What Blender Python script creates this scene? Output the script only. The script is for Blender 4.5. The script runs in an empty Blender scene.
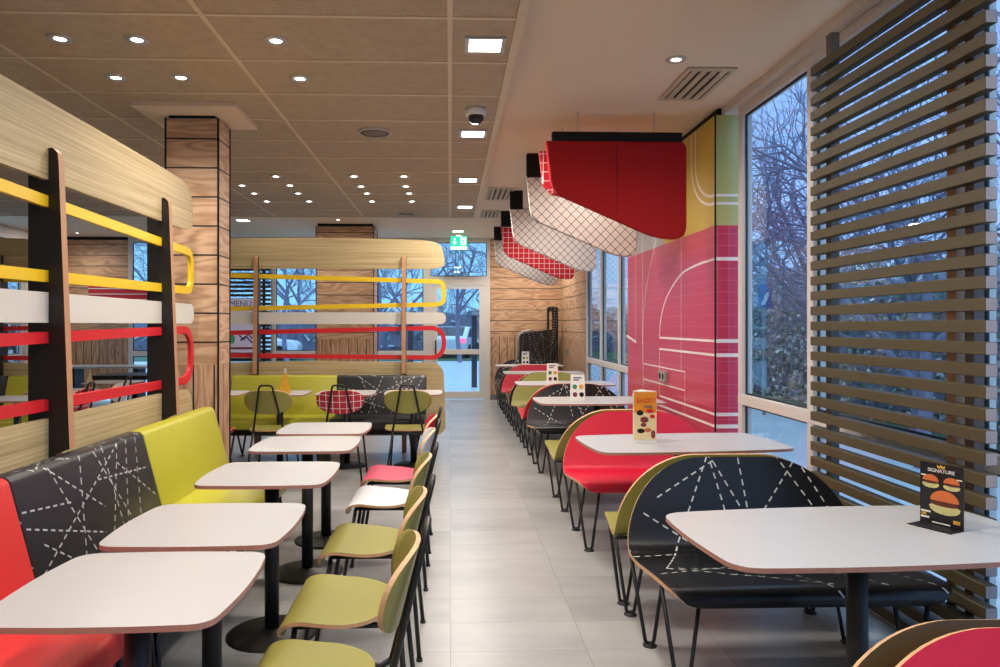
import bpy, math, random
from mathutils import Vector, Matrix
PI = math.pi
R = math.radians
scn = bpy.context.scene
COL = scn.collection

# ------------------------------------------------------------------ camera
F_PX, PPX, PPY, ZC = 727.0, 474.0, 325.0, 1.43
YAW = math.atan(24 / F_PX)
cam = bpy.data.cameras.new('camera'); camo = bpy.data.objects.new('camera', cam); COL.objects.link(camo)
cam.sensor_width = 36; cam.lens = 36 * F_PX / 1000
cam.shift_x = (500 - PPX) / 1000; cam.shift_y = -(333.5 - PPY) / 1000
cam.clip_start = .05; cam.clip_end = 300
camo.location = (0, 0, ZC); camo.rotation_euler = (PI / 2, 0, -YAW)
scn.camera = camo

def ray(u, v):
    a = (u - PPX) / F_PX; c = -(v - PPY) / F_PX
    return Vector((a * math.cos(YAW) + math.sin(YAW), -a * math.sin(YAW) + math.cos(YAW), c))
def at_z(u, v, z):
    d = ray(u, v); t = (z - ZC) / d.z
    return Vector((d.x * t, d.y * t, z))
def at_y(u, v, y):
    d = ray(u, v); t = y / d.y
    return Vector((d.x * t, y, ZC + d.z * t))
def at_x(u, v, x):
    d = ray(u, v); t = x / d.x
    return Vector((x, d.y * t, ZC + d.z * t))

# ------------------------------------------------------------------ materials
def lin(h):
    if isinstance(h, str):
        h = h.lstrip('#'); c = [int(h[i:i + 2], 16) / 255 for i in (0, 2, 4)]
        c = [x / 12.92 if x <= .04045 else ((x + .055) / 1.055) ** 2.4 for x in c]
        return (c[0], c[1], c[2], 1)
    return (h[0], h[1], h[2], 1)

class NT:
    def __init__(s, name):
        s.m = bpy.data.materials.new(name); s.m.use_nodes = True
        s.t = s.m.node_tree; s.t.nodes.clear()
        s.out = s.t.nodes.new('ShaderNodeOutputMaterial')
    def n(s, typ, **kw):
        nd = s.t.nodes.new(typ)
        for k, v in kw.items(): setattr(nd, k, v)
        return nd
    def set(s, sock, v):
        if isinstance(v, bpy.types.NodeSocket): s.t.links.new(v, sock)
        else: sock.default_value = v
    def math(s, op, a, b=None, c=None):
        nd = s.n('ShaderNodeMath', operation=op)
        s.set(nd.inputs[0], a)
        if b is not None: s.set(nd.inputs[1], b)
        if c is not None: s.set(nd.inputs[2], c)
        return nd.outputs[0]
    def mix(s, f, a, b, typ='MIX'):
        nd = s.n('ShaderNodeMix', data_type='RGBA', blend_type=typ)
        s.set(nd.inputs[0], f); s.set(nd.inputs[6], a); s.set(nd.inputs[7], b)
        return nd.outputs[2]
    def ramp(s, f, stops):
        nd = s.n('ShaderNodeValToRGB'); e = nd.color_ramp.elements
        while len(e) < len(stops): e.new(.5)
        for el, (p, c) in zip(e, stops): el.position = p; el.color = lin(c)
        s.set(nd.inputs[0], f); return nd.outputs[0]
    def coord(s, kind='Object'):
        return s.n('ShaderNodeTexCoord').outputs[kind]
    def sep(s, v):
        nd = s.n('ShaderNodeSeparateXYZ'); s.set(nd.inputs[0], v); return nd.outputs
    def comb(s, x=0., y=0., z=0.):
        nd = s.n('ShaderNodeCombineXYZ')
        for i, v in enumerate((x, y, z)): s.set(nd.inputs[i], v)
        return nd.outputs[0]
    def noise(s, vec, scale=5., detail=2., rough=.5, dist=0.):
        nd = s.n('ShaderNodeTexNoise'); s.set(nd.inputs['Vector'], vec)
        nd.inputs['Scale'].default_value = scale; nd.inputs['Detail'].default_value = detail
        nd.inputs['Roughness'].default_value = rough; nd.inputs['Distortion'].default_value = dist
        return nd.outputs[0]
    def bsdf(s, color, rough=.5, metal=0., spec=.5, coat=0., emit=None, estr=0., bump=None, bstr=.1):
        b = s.n('ShaderNodeBsdfPrincipled')
        s.set(b.inputs['Base Color'], color); s.set(b.inputs['Roughness'], rough)
        b.inputs['Metallic'].default_value = metal; b.inputs['Specular IOR Level'].default_value = spec
        b.inputs['Coat Weight'].default_value = coat; b.inputs['Coat Roughness'].default_value = .1
        if emit is not None:
            s.set(b.inputs['Emission Color'], emit); b.inputs['Emission Strength'].default_value = estr
        if bump is not None:
            bn = s.n('ShaderNodeBump'); bn.inputs['Strength'].default_value = bstr; bn.inputs['Distance'].default_value = .01
            s.set(bn.inputs['Height'], bump); s.t.links.new(bn.outputs[0], b.inputs['Normal'])
        s.t.links.new(b.outputs[0], s.out.inputs[0])
        return s.m

def plain(name, c, rough=.5, metal=0., spec=.5, coat=0., var=.06, scale=9.):
    t = NT(name); nz = t.noise(t.coord(), scale, 3)
    c = lin(c); d = tuple(x * (1 - var) for x in c[:3]) + (1,); e = tuple(min(1, x * (1 + var)) for x in c[:3]) + (1,)
    return t.bsdf(t.mix(nz, d, e), rough, metal, spec, coat)

def glow(name, c, s):
    t = NT(name); em = t.n('ShaderNodeEmission'); em.inputs[0].default_value = lin(c); em.inputs[1].default_value = s
    t.t.links.new(em.outputs[0], t.out.inputs[0]); return t.m

def wood_planks(name, pw, light, mid, dark, gap='#20140d', rough=.5):
    t = NT(name); uv = t.sep(t.coord('UV'))
    q = t.math('DIVIDE', t.math('SUBTRACT', uv[1], .078), pw); i = t.math('FLOOR', q); fr = t.math('SUBTRACT', q, i)
    off = t.math('MULTIPLY', t.math('FRACT', t.math('MULTIPLY', t.math('SINE', t.math('MULTIPLY', i, 12.9)), 437.5)), 40.)
    vec = t.comb(t.math('ADD', t.math('MULTIPLY', uv[0], 1.1), off), t.math('MULTIPLY', uv[1], 6.), t.math('MULTIPLY', i, 3.3))
    n1 = t.noise(vec, .9, 2, .45)
    rings = t.math('MULTIPLY_ADD', t.math('SINE', t.math('MULTIPLY', n1, 60.)), .5, .5)
    n2 = t.noise(t.comb(t.math('MULTIPLY', uv[0], 6.), t.math('MULTIPLY', uv[1], 120.), i), 1., 3, .6)
    f = t.math('ADD', t.math('MULTIPLY', rings, .5), t.math('MULTIPLY', n2, .5))
    c = t.ramp(f, [(.12, dark), (.45, mid), (.8, light)])
    tone = t.math('FRACT', t.math('MULTIPLY', t.math('SINE', t.math('MULTIPLY', i, 78.2)), 91.7))
    c = t.mix(t.math('MULTIPLY', tone, .16), c, lin(mid), 'MULTIPLY')
    edge = t.math('LESS_THAN', t.math('ABSOLUTE', t.math('SUBTRACT', fr, .5)), .5 - .006 / pw)
    return t.bsdf(t.mix(edge, lin(gap), c), rough)

def stripes_wood(name, a, b, c, rough=.45):
    t = NT(name); uv = t.sep(t.coord('UV'))
    n1 = t.noise(t.comb(t.math('MULTIPLY', uv[0], .8), t.math('MULTIPLY', uv[1], 70.), 0.), 1., 4, .7)
    n2 = t.noise(t.comb(t.math('MULTIPLY', uv[0], .3), t.math('MULTIPLY', uv[1], 9.), 3.), 1., 2, .5)
    f = t.math('ADD', t.math('MULTIPLY', n1, .75), t.math('MULTIPLY', n2, .25))
    return t.bsdf(t.ramp(f, [(.3, a), (.48, b), (.64, c)]), rough)

def dashed(name, base, segs, line='#c9c9c4', w=.0034, per=.05, duty=.56, rough=.35, spec=.5, coat=0.):
    t = NT(name); uv = t.sep(t.coord('UV')); acc = None
    for (ax, ay, bx, by) in segs:
        L = math.hypot(bx - ax, by - ay); dx, dy = (bx - ax) / L, (by - ay) / L
        px = t.math('SUBTRACT', uv[0], ax); py = t.math('SUBTRACT', uv[1], ay)
        tt = t.math('ADD', t.math('MULTIPLY', px, dx), t.math('MULTIPLY', py, dy))
        nn = t.math('ABSOLUTE', t.math('SUBTRACT', t.math('MULTIPLY', py, dx), t.math('MULTIPLY', px, dy)))
        m = t.math('LESS_THAN', nn, w)
        m = t.math('MULTIPLY', m, t.math('LESS_THAN', t.math('ABSOLUTE', t.math('SUBTRACT', tt, L / 2)), L / 2))
        m = t.math('MULTIPLY', m, t.math('LESS_THAN', t.math('FRACT', t.math('DIVIDE', tt, per)), duty))
        acc = m if acc is None else t.math('MAXIMUM', acc, m)
    return t.bsdf(t.mix(acc, lin(base), lin(line)), rough, 0, spec, coat)

def gridmat(name, base, line, cell, w, rough=.5, rot=0., kind='UV', spec=.5):
    t = NT(name); uv = t.sep(t.coord(kind))
    a, b = (uv[0], uv[1]) if kind == 'UV' else (uv[0], uv[2])
    if kind == 'Object': a = t.math('ADD', a, t.math('MULTIPLY', uv[1], .7))
    cr, sr = math.cos(rot), math.sin(rot)
    p = t.math('ADD', t.math('MULTIPLY', a, cr), t.math('MULTIPLY', b, sr))
    q = t.math('SUBTRACT', t.math('MULTIPLY', b, cr), t.math('MULTIPLY', a, sr))
    m = None
    for x in (p, q):
        k = t.math('LESS_THAN', t.math('FRACT', t.math('DIVIDE', x, cell)), w / cell)
        m = k if m is None else t.math('MAXIMUM', m, k)
    return t.bsdf(t.mix(m, lin(base), lin(line)), rough, 0, spec)

def fan_segs(seed, hubs, ext, n):
    rnd = random.Random(seed); S = []
    for k in range(n):
        a = hubs[k % len(hubs)]
        if k < len(hubs) - 1: b = hubs[k + 1]
        else:
            b = (rnd.uniform(ext[0], ext[1]), rnd.choice([ext[2], ext[3]])) if rnd.random() < .6 else (rnd.choice([ext[0], ext[1]]), rnd.uniform(ext[2], ext[3]))
        if math.hypot(a[0] - b[0], a[1] - b[1]) > .15: S.append((a[0], a[1], b[0], b[1]))
    return S

M = {}
M['white_top'] = plain('white laminate table top', '#b3b2b1', .35, var=.02)
M['ply'] = plain('plywood edge', '#c79a6e', .55, var=.15, scale=60)
M['ply_dark'] = plain('reddish plywood edge', '#a8796a', .55, var=.15, scale=60)
M['copper_ply'] = plain('warm plywood post edge', '#b58560', .5, var=.15, scale=40)
M['black_metal'] = plain('black powder coated metal', '#141414', .45)
M['black_board'] = plain('black laminated board', '#17130f', .5, var=.2, scale=4)
M['lime'] = plain('lime laminate', '#8c8640', .36, var=.03)
M['red'] = plain('red laminate', '#c8102e', .36, var=.03)
M['whitelam'] = plain('white laminate seat', '#d3d3d6', .36, var=.02)
M['pink'] = plain('pink red laminate seat', '#c8405f', .36, var=.03)
M['red_vinyl'] = plain('red vinyl', '#d02c2c', .42, var=.03)
M['lime_vinyl'] = plain('lime vinyl', '#b3ae30', .42, var=.03)
M['felt_red'] = plain('deep red felt', '#9c0306', .95, var=.08, scale=160)
M['felt_black'] = plain('black felt bracket', '#0c0c0d', .9)
M['beige'] = stripes_wood('striped beige laminate', '#8f7a52', '#b39e72', '#cbb88c')
M['yellow'] = plain('yellow lacquer', '#e8bf1e', .4, var=.03)
M['redrail'] = plain('red lacquer', '#cc2229', .4, var=.03)
M['whiterail'] = plain('milky white acrylic', '#d2cdc2', .4, var=.02)
M['planks'] = wood_planks('oak planks', .205, '#d0ab89', '#c09a78', '#a27a5a')
M['planks_v'] = wood_planks('upright oak boards', .145, '#c8a382', '#b68f6e', '#9a7253')
M['ceil'] = plain('painted plaster', '#dfc8ab', .85, var=.015, scale=2)
M['bar'] = plain('ceiling grid bars', '#cfbda0', .6)
M['alu'] = plain('white aluminium frame', '#cfcac4', .45, var=.02)
M['gasket'] = plain('dark gasket', '#1d262c', .5)
M['olive'] = plain('olive brown slat lacquer', '#4b4127', .55, var=.06)
M['lime_shaded'] = plain('lime laminate in painted shade', '#4a3d1e', .4)  # darker lime, shade between the two shells put into the colour
M['cap'] = plain('slat end with painted daylight', '#a39a9c', .5)  # ends paler than the slats, daylight on them put into the colour
M['steel'] = plain('brushed steel', '#a09d97', .4, .3)
M['oakpost'] = plain('pale oak post', '#b48a68', .5, var=.15, scale=30)
M['grey_post'] = plain('grey brown post', '#6f6259', .5)
M['lamp'] = glow('lamp lens', (1, .93, .82), 14)
M['lampring'] = plain('lamp ring', '#b9b5ae', .35, .5)
M['lampsq'] = glow('square lamp lens', (1, .96, .9), 9)
M['speaker'] = plain('speaker mesh', '#766a5b', .7)
M['vent'] = plain('vent lacquer', '#bba88c', .5)
M['ventdark'] = plain('vent slot', '#30261c', .8)
M['dome'] = plain('smoked dome', '#151517', .12)
M['camwhite'] = plain('white plastic', '#d5d0c8', .4)
M['black_dots'] = dashed('black dashed laminate', '#0c0c0f', [(-.45, .40, -.12, 1.12), (-.45, .85, -.1, .62), (-.38, .92, -.08, 1.1), (-.12, 1.13, -.05, .75), (-.12, 1.13, .05, .78), (.02, 1.15, .04, .8), (.05, .78, .3, 1.1), (.2, 1.12, .42, .75), (.3, 1.1, .5, .7), (-.53, .62, -.35, .64), (-.45, .4, .1, .12), (-.45, .4, .3, .35), (-.5, .3, -.1, .45), (0, .3, .12, 0), (.35, .4, .5, .05), (.3, .1, .1, .45)], rough=.33)
M['black_vinyl'] = dashed('black dashed vinyl', '#232325', [(.02, .74, .35, .7), (.02, .68, .55, .52), (.05, .5, .85, .86), (.25, .86, .45, .46), (.22, .87, .6, .62), (.5, .87, .35, .46), (.62, .86, .82, .5), (.7, .87, .72, .5), (.85, .86, .6, .47), (.6, .74, 1.1, .7), (.8, .78, 1.12, .55), (.95, .87, .75, .48), (1.05, .86, .9, .5), (.1, .6, .3, .47)], line='#aeb0b0', rough=.42)
M['black_panel'] = dashed('black speckled panel', '#120e0d', fan_segs(3, [(.2, .3), (.5, .7), (.3, .8), (.6, .25), (.1, .6), (.7, 1.1)], (0, .8, 0, 1.8), 24), line='#8f8580', w=.005, per=.05, duty=.4)
M['redgrid'] = gridmat('red laminate with white grid', '#b01830', '#e6d8d2', .062, .006, .36)
M['felt_grid'] = gridmat('red felt with white grid', '#c01224', '#e4cfc8', .075, .006, .9, kind='Object')
M['felt_link'] = gridmat('pale felt with dark chain link lines', '#ddd2ca', '#2c292b', .068, .0055, .9, rot=PI / 4, kind='Object')
M['screenblue'] = plain('blue', '#2a5ba5', .4)
M['paper'] = plain('white card', '#e6e4de', .5, var=.02)
M['darkcard'] = plain('dark card', '#17161c', .3)
M['bun'] = plain('bun', '#c96a35', .5, var=.15, scale=50)
M['patty'] = plain('patty', '#5a2418', .6, var=.3, scale=90)
M['lettuce'] = plain('lettuce', '#c4bf80', .6, var=.3, scale=90)
M['gold'] = plain('gold print', '#c9a03a', .4)
M['orange'] = plain('orange print', '#e08a1e', .4, var=.1)
M['cream'] = plain('cream print', '#e3cf9c', .4, var=.05)
M['green'] = plain('green print', '#3f8f5a', .5)
M['maroon'] = plain('maroon print', '#7a2a38', .5)
M['lilac'] = plain('lilac print', '#c9c2dd', .5, var=.04)
M['navy'] = plain('navy print', '#2f3566', .5)
M['amber'] = plain('amber print', '#e0a22c', .5)
M['signgreen'] = glow('green sign light', (.02, .62, .30), 1.3)
M['signwhite'] = glow('white sign light', (.75, 1, .88), 1.2)
M['baseboard'] = plain('grey skirting', '#6f6a66', .6)
M['asphalt'] = plain('wet asphalt', '#ccd2d6', .35, var=.15, scale=3)
M['grass'] = plain('grass', '#3d5a3a', .9, var=.4, scale=25)
M['bark'] = plain('bark', '#857f93', .9, var=.3, scale=20)  # pale mauve, haze in the air put into the bark colour
M['leaf'] = plain('ivy leaf', '#77857a', .7, var=.5, scale=6)
M['haze'] = plain('hazy hedge leaf', '#a3bcc4', .8, var=.4, scale=3)  # leaf colour made pale and bluish, distance haze painted in
M['leaf2'] = plain('pale leaf', '#d8d0c8', .7, var=.3, scale=6)
M['stone'] = plain('pale garden wall', '#a5968c', .9, var=.3, scale=14)
M['darkpost'] = plain('dark steel post', '#2c3140', .5)
M['carwhite'] = plain('white car paint', '#dfe3e8', .25)
M['carglass'] = plain('car glass', '#101820', .1)
M['tyre'] = plain('tyre', '#101010', .8)
M['tail'] = glow('tail lamp', (1, .12, .3), 1.6)

def _glass():
    t = NT('window glass'); tr = t.n('ShaderNodeBsdfTransparent'); tr.inputs[0].default_value = (.93, .97, 1, 1)
    gl = t.n('ShaderNodeBsdfGlossy'); gl.inputs['Roughness'].default_value = .0
    lw = t.n('ShaderNodeLayerWeight'); lw.inputs[0].default_value = .5
    fr = t.math('MULTIPLY_ADD', t.math('POWER', lw.outputs['Facing'], 5.), .96, .035)
    mx = t.n('ShaderNodeMixShader'); t.t.links.new(fr, mx.inputs[0])
    t.t.links.new(tr.outputs[0], mx.inputs[1]); t.t.links.new(gl.outputs[0], mx.inputs[2]); t.t.links.new(mx.outputs[0], t.out.inputs[0])
    return t.m
M['glass'] = _glass()

def _floor():
    t = NT('grey stone floor tiles'); c = t.sep(t.coord())
    px = t.math('DIVIDE', t.math('ADD', c[0], 6.9 - .3 + .6), .6); py = t.math('DIVIDE', t.math('ADD', c[1], 10 - .16), .31)
    ix = t.math('FLOOR', px); iy = t.math('FLOOR', py); fx = t.math('SUBTRACT', px, ix); fy = t.math('SUBTRACT', py, iy)
    jx = t.math('LESS_THAN', fx, .006); jy = t.math('LESS_THAN', fy, .010); j = t.math('MAXIMUM', jx, jy)
    h = t.math('FRACT', t.math('MULTIPLY', t.math('SINE', t.math('ADD', t.math('MULTIPLY', ix, 12.99), t.math('MULTIPLY', iy, 78.23))), 437.5))
    nz = t.noise(t.comb(t.math('MULTIPLY', c[0], 1.), t.math('MULTIPLY', c[1], 2.5), t.math('MULTIPLY', h, 30.)), 2.2, 5, .6)
    col = t.ramp(t.math('ADD', t.math('MULTIPLY', nz, .7), t.math('MULTIPLY', h, .3)), [(.25, '#878786'), (.5, '#9a9a99'), (.8, '#a9a9a7')])
    col = t.mix(j, col, lin('#7d7a77'))
    return t.bsdf(col, .32, 0, .5)
M['floor'] = _floor()

def _tile():
    t = NT('brown mineral ceiling tile'); n1 = t.noise(t.coord(), 130., 3, .7); n2 = t.noise(t.coord(), 12., 3, .6)
    f = t.math('ADD', t.math('MULTIPLY', n1, .75), t.math('MULTIPLY', n2, .25))
    return t.bsdf(t.ramp(f, [(.3, '#94816a'), (.5, '#b09c82'), (.7, '#c0ad93')]), .9)
M['tile'] = _tile()

def _wallgrid(name, base):
    t = NT(name); uv = t.sep(t.coord('UV')); m = None
    for i in (0, 1):
        k = t.math('LESS_THAN', t.math('FRACT', t.math('DIVIDE', uv[i], .0885)), .045)
        m = k if m is None else t.math('MAXIMUM', m, k)
    return t.bsdf(t.mix(t.math('MULTIPLY', m, .2), lin(base), lin('#e8c8cc')), .28, 0, .5)
M['wallred'] = _wallgrid('crimson wall board with fine grid', '#bf3050')
M['wallyellow'] = plain('yellow wall board', '#c4a62e', .3, var=.03)
M['walllime'] = plain('lime wall board', '#b3b06a', .3, var=.03)
M['wallgrey'] = plain('pale grey wall board', '#a8a0a0', .35, var=.03)
M['wallline'] = plain('white wall line', '#e9dcd6', .35, var=.02)
M['wallpaint'] = plain('off white wall paint', '#c9c2ba', .7, var=.03)

# ------------------------------------------------------------------ mesh builder
class MB:
    def __init__(s): s.v = []; s.f = []; s.fm = []; s.fuv = []; s.sm = []
    def face(s, idx, mat=0, uv=None, smooth=False):
        s.f.append(tuple(idx)); s.fm.append(mat); s.fuv.append(uv); s.sm.append(smooth)
    def add(s, pts):
        b = len(s.v); s.v.extend([tuple(p) for p in pts]); return b
    def box(s, x0, x1, y0, y1, z0, z1, mat=0):
        b = s.add([(x, y, z) for z in (z0, z1) for y in (y0, y1) for x in (x0, x1)])
        for q in ((0, 2, 3, 1), (4, 5, 7, 6), (0, 1, 5, 4), (2, 6, 7, 3), (0, 4, 6, 2), (1, 3, 7, 5)): s.face([b + i for i in q], mat)
        return s
    def prism(s, poly, axis, a, b, mat=0, side=None, smooth_side=False):
        """poly: 2d points; axis 'x': (y,z), 'y': (x,z), 'z': (x,y); from a to b"""
        def P(p, h):
            return {'x': (h, p[0], p[1]), 'y': (p[0], h, p[1]), 'z': (p[0], p[1], h)}[axis]
        n = len(poly); i0 = s.add([P(p, a) for p in poly]); i1 = s.add([P(p, b) for p in poly])
        area = sum(poly[i][0] * poly[(i + 1) % n][1] - poly[(i + 1) % n][0] * poly[i][1] for i in range(n))
        flip = (area > 0) == (axis in ('x', 'z')) ; flip = flip if b > a else not flip
        top = [i1 + i for i in range(n)]; bot = [i0 + i for i in range(n)][::-1]
        if not flip: top = top[::-1]; bot = bot[::-1]
        s.face(top, mat); s.face(bot, mat)
        sd = mat if side is None else side
        for i in range(n):
            j = (i + 1) % n; q = [i0 + i, i0 + j, i1 + j, i1 + i]
            s.face(q if flip else q[::-1], sd, None, smooth_side)
        return s
    def tube(s, pts, r, seg=8, mat=0, caps=True, taper=None):
        pts = [Vector(p) for p in pts]; n = len(pts); t0 = (pts[1] - pts[0]).normalized()
        up = Vector((0, 0, 1)) if abs(t0.z) < .9 else Vector((1, 0, 0))
        nrm = t0.cross(up).normalized(); rings = []
        for i in range(n):
            t = (pts[min(i + 1, n - 1)] - pts[max(i - 1, 0)]).normalized()
            nrm = (nrm - t * nrm.dot(t)).normalized(); bn = t.cross(nrm)
            rr = r if taper is None else r + (taper - r) * i / (n - 1)
            k = 1.
            if 0 < i < n - 1:
                a = (pts[i] - pts[i - 1]).normalized().dot(t); k = 1 / max(a, .5)
            b = s.add([pts[i] + (nrm * math.cos(2 * PI * q / seg) + bn * math.sin(2 * PI * q / seg)) * rr * (k if 0 < i < n - 1 else 1) for q in range(seg)])
            rings.append(b)
        for i in range(n - 1):
            for q in range(seg):
                w = (q + 1) % seg
                s.face((rings[i] + q, rings[i] + w, rings[i + 1] + w, rings[i + 1] + q), mat, None, True)
        if caps:
            s.face([rings[0] + q for q in range(seg)][::-1], mat); s.face([rings[-1] + q for q in range(seg)], mat)
        return s
    def lathe(s, prof, cx=0, cy=0, seg=24, mat=0, caps=True):
        rings = []
        for (r, z) in prof:
            if r < 1e-6: rings.append((s.add([(cx, cy, z)]), 1))
            else: rings.append((s.add([(cx + r * math.cos(2 * PI * q / seg), cy + r * math.sin(2 * PI * q / seg), z) for q in range(seg)]), seg))
        for (a, na), (b, nb) in zip(rings, rings[1:]):
            for q in range(seg):
                w = (q + 1) % seg
                if na == 1: s.face((a, b + w, b + q), mat, None, True)
                elif nb == 1: s.face((a + q, a + w, b), mat, None, True)
                else: s.face((a + q, a + w, b + w, b + q), mat, None, True)
        if not caps: return s
        if rings[0][1] > 1: s.face([rings[0][0] + q for q in range(seg)][::-1], mat)
        if rings[-1][1] > 1: s.face([rings[-1][0] + q for q in range(seg)], mat)
        return s
    def strip(s, path, w, y0, y1, mat=0):
        """flat bar along a path in xz with width w, thick from y0 to y1"""
        n = len(path); L = []; Rr = []
        for i in range(n):
            a = Vector(path[max(i - 1, 0)]); b = Vector(path[min(i + 1, n - 1)]); t = (b - a).normalized(); nn = Vector((-t.y, t.x))
            p = Vector(path[i]); L.append(p + nn * w / 2); Rr.append(p - nn * w / 2)
        for a, b, c, d in zip(L, L[1:], Rr, Rr[1:]):
            q = s.add([(a.x, y0, a.y), (b.x, y0, b.y), (d.x, y0, d.y), (c.x, y0, c.y), (a.x, y1, a.y), (b.x, y1, b.y), (d.x, y1, d.y), (c.x, y1, c.y)])
            s.face((q, q + 3, q + 2, q + 1), mat); s.face((q + 4, q + 5, q + 6, q + 7), mat)
            s.face((q, q + 1, q + 5, q + 4), mat); s.face((q + 3, q + 7, q + 6, q + 2), mat)
        for i, (p, r) in ((0, (L[0], Rr[0])), (n - 1, (L[-1], Rr[-1]))):
            q = s.add([(p.x, y0, p.y), (r.x, y0, r.y), (r.x, y1, r.y), (p.x, y1, p.y)])
            s.face((q, q + 1, q + 2, q + 3) if i == 0 else (q + 3, q + 2, q + 1, q), mat)
        return s
    def shell(s, prof, hw, th, nlat=14, cup=None, mats=(0, 1, 2), uvo=(0, 0)):
        """plywood shell: prof = (y,z) points, hw = half width at each, cup(x,i) = offset along the normal"""
        n = len(prof); A = []; acc = 0; S = [0]
        for i in range(1, n):
            acc += math.hypot(prof[i][0] - prof[i - 1][0], prof[i][1] - prof[i - 1][1]); S.append(acc)
        top = []; bot = []; UV = {}
        for i in range(n):
            a = prof[max(i - 1, 0)]; b = prof[min(i + 1, n - 1)]; dy, dz = b[0] - a[0], b[1] - a[1]; L = math.hypot(dy, dz)
            ny, nz = -dz / L, dy / L
            rt = []; rb = []
            for k in range(nlat + 1):
                x = hw[i] * math.sin((k / nlat - .5) * PI) if cup is None else hw[i] * (2 * k / nlat - 1)
                o = cup(x, i) if cup else 0
                p = (x, prof[i][0] + ny * o, prof[i][1] + nz * o)
                q = (x, p[1] - ny * th, p[2] - nz * th)
                ia = s.add([p]); ib = s.add([q]); rt.append(ia); rb.append(ib); UV[ia] = UV[ib] = (x + uvo[0], S[i] + uvo[1])
            top.append(rt); bot.append(rb)
        def fc(q, m, sm): s.face(q, m, [UV[i] for i in q], sm)
        for i in range(n - 1):
            for k in range(nlat):
                fc((top[i][k], top[i][k + 1], top[i + 1][k + 1], top[i + 1][k]), mats[0], True)
                fc((bot[i][k], bot[i + 1][k], bot[i + 1][k + 1], bot[i][k + 1]), mats[1], True)
            fc((top[i][0], top[i + 1][0], bot[i + 1][0], bot[i][0]), mats[2], False)
            fc((top[i][nlat], bot[i][nlat], bot[i + 1][nlat], top[i + 1][nlat]), mats[2], False)
        for k in range(nlat):
            fc((top[0][k], bot[0][k], bot[0][k + 1], top[0][k + 1]), mats[2], False)
            fc((top[-1][k], top[-1][k + 1], bot[-1][k + 1], bot[-1][k]), mats[2], False)
        return s
    def mesh(s, name, mats, swap=False):
        me = bpy.data.meshes.new(name); me.from_pydata(s.v, [], s.f)
        for m in mats: me.materials.append(M[m] if isinstance(m, str) else m)
        ul = me.uv_layers.new(name='UVMap').data
        for p, m, uv, sm in zip(me.polygons, s.fm, s.fuv, s.sm):
            p.material_index = m; p.use_smooth = sm
            nx, ny, nz = (abs(c) for c in p.normal)
            for k, li in enumerate(p.loop_indices):
                if uv: ul[li].uv = uv[k]
                else:
                    c = s.v[p.vertices[k]]
                    q = (c[1], c[2]) if nx >= ny and nx >= nz else ((c[0], c[2]) if ny >= nz else (c[0], c[1]))
                    ul[li].uv = (q[1], q[0]) if swap else q
        me.validate(); return me

def obj(name, mb, mats, parent=None, loc=(0, 0, 0), rotz=0., bevel=0., swap=False, bseg=2):
    me = mb.mesh(name, mats, swap) if isinstance(mb, MB) else mb
    o = bpy.data.objects.new(name, me); COL.objects.link(o)
    o.location = loc; o.rotation_euler = (0, 0, rotz); o.parent = parent
    if bevel:
        b = o.modifiers.new('bevel', 'BEVEL'); b.width = bevel; b.segments = bseg; b.limit_method = 'ANGLE'; b.angle_limit = R(40)
    return o
def tag(o, label, cat, group=None, kind=None):
    o['label'] = label; o['category'] = cat
    if group: o['group'] = group
    if kind: o['kind'] = kind
    return o
def thing(name, label, cat, loc=(0, 0, 0), rotz=0., group=None):
    o = bpy.data.objects.new(name, None); COL.objects.link(o); o.location = loc; o.rotation_euler = (0, 0, rotz)
    o.empty_display_size = .1
    return tag(o, label, cat, group)
def struct(name, mb, mats, parent=None, swap=False, bevel=0., loc=(0, 0, 0), rotz=0.):
    o = obj(name, mb, mats, parent, loc, rotz, bevel, swap)
    if parent is None: o['kind'] = 'structure'
    return o
CACHE = {}
def cached(key, fn, mats, swap=False):
    if key not in CACHE: CACHE[key] = fn().mesh(key, mats, swap)
    return CACHE[key]
def text_mesh(name, txt, size, mat, parent, loc, rot, align='CENTER', ext=.0006):
    cu = bpy.data.curves.new(name, 'FONT'); cu.body = txt; cu.size = size; cu.align_x = align; cu.align_y = 'CENTER'; cu.extrude = ext
    tmp = bpy.data.objects.new(name, cu); COL.objects.link(tmp)
    dg = bpy.context.evaluated_depsgraph_get(); me = bpy.data.meshes.new_from_object(tmp.evaluated_get(dg))
    bpy.data.objects.remove(tmp); me.materials.clear(); me.materials.append(M[mat])
    o = bpy.data.objects.new(name, me); COL.objects.link(o); o.parent = parent; o.location = loc; o.rotation_euler = rot
    return o

def fillet(pts, r, n=6):
    pts = [Vector(p) for p in pts]; out = [pts[0]]
    for i in range(1, len(pts) - 1):
        a, b, c = pts[i - 1], pts[i], pts[i + 1]
        d1 = (a - b); d2 = (c - b); k = min(r, d1.length * .49, d2.length * .49)
        p, q = b + d1.normalized() * k, b + d2.normalized() * k
        for j in range(n + 1):
            t = j / n; out.append(p * (1 - t) ** 2 + b * 2 * t * (1 - t) + q * t * t)
    out.append(pts[-1]); return out
def catmull(pts, per=6):
    P = [Vector(p) for p in pts]; P = [P[0] * 2 - P[1]] + P + [P[-1] * 2 - P[-2]]; out = []
    for i in range(1, len(P) - 2):
        for k in range(per):
            t = k / per; a, b, c, d = P[i - 1], P[i], P[i + 1], P[i + 2]
            out.append(.5 * (2 * b + (c - a) * t + (2 * a - 5 * b + 4 * c - d) * t * t + (3 * b - a - 3 * c + d) * t ** 3))
    out.append(P[-2]); return out
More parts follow.
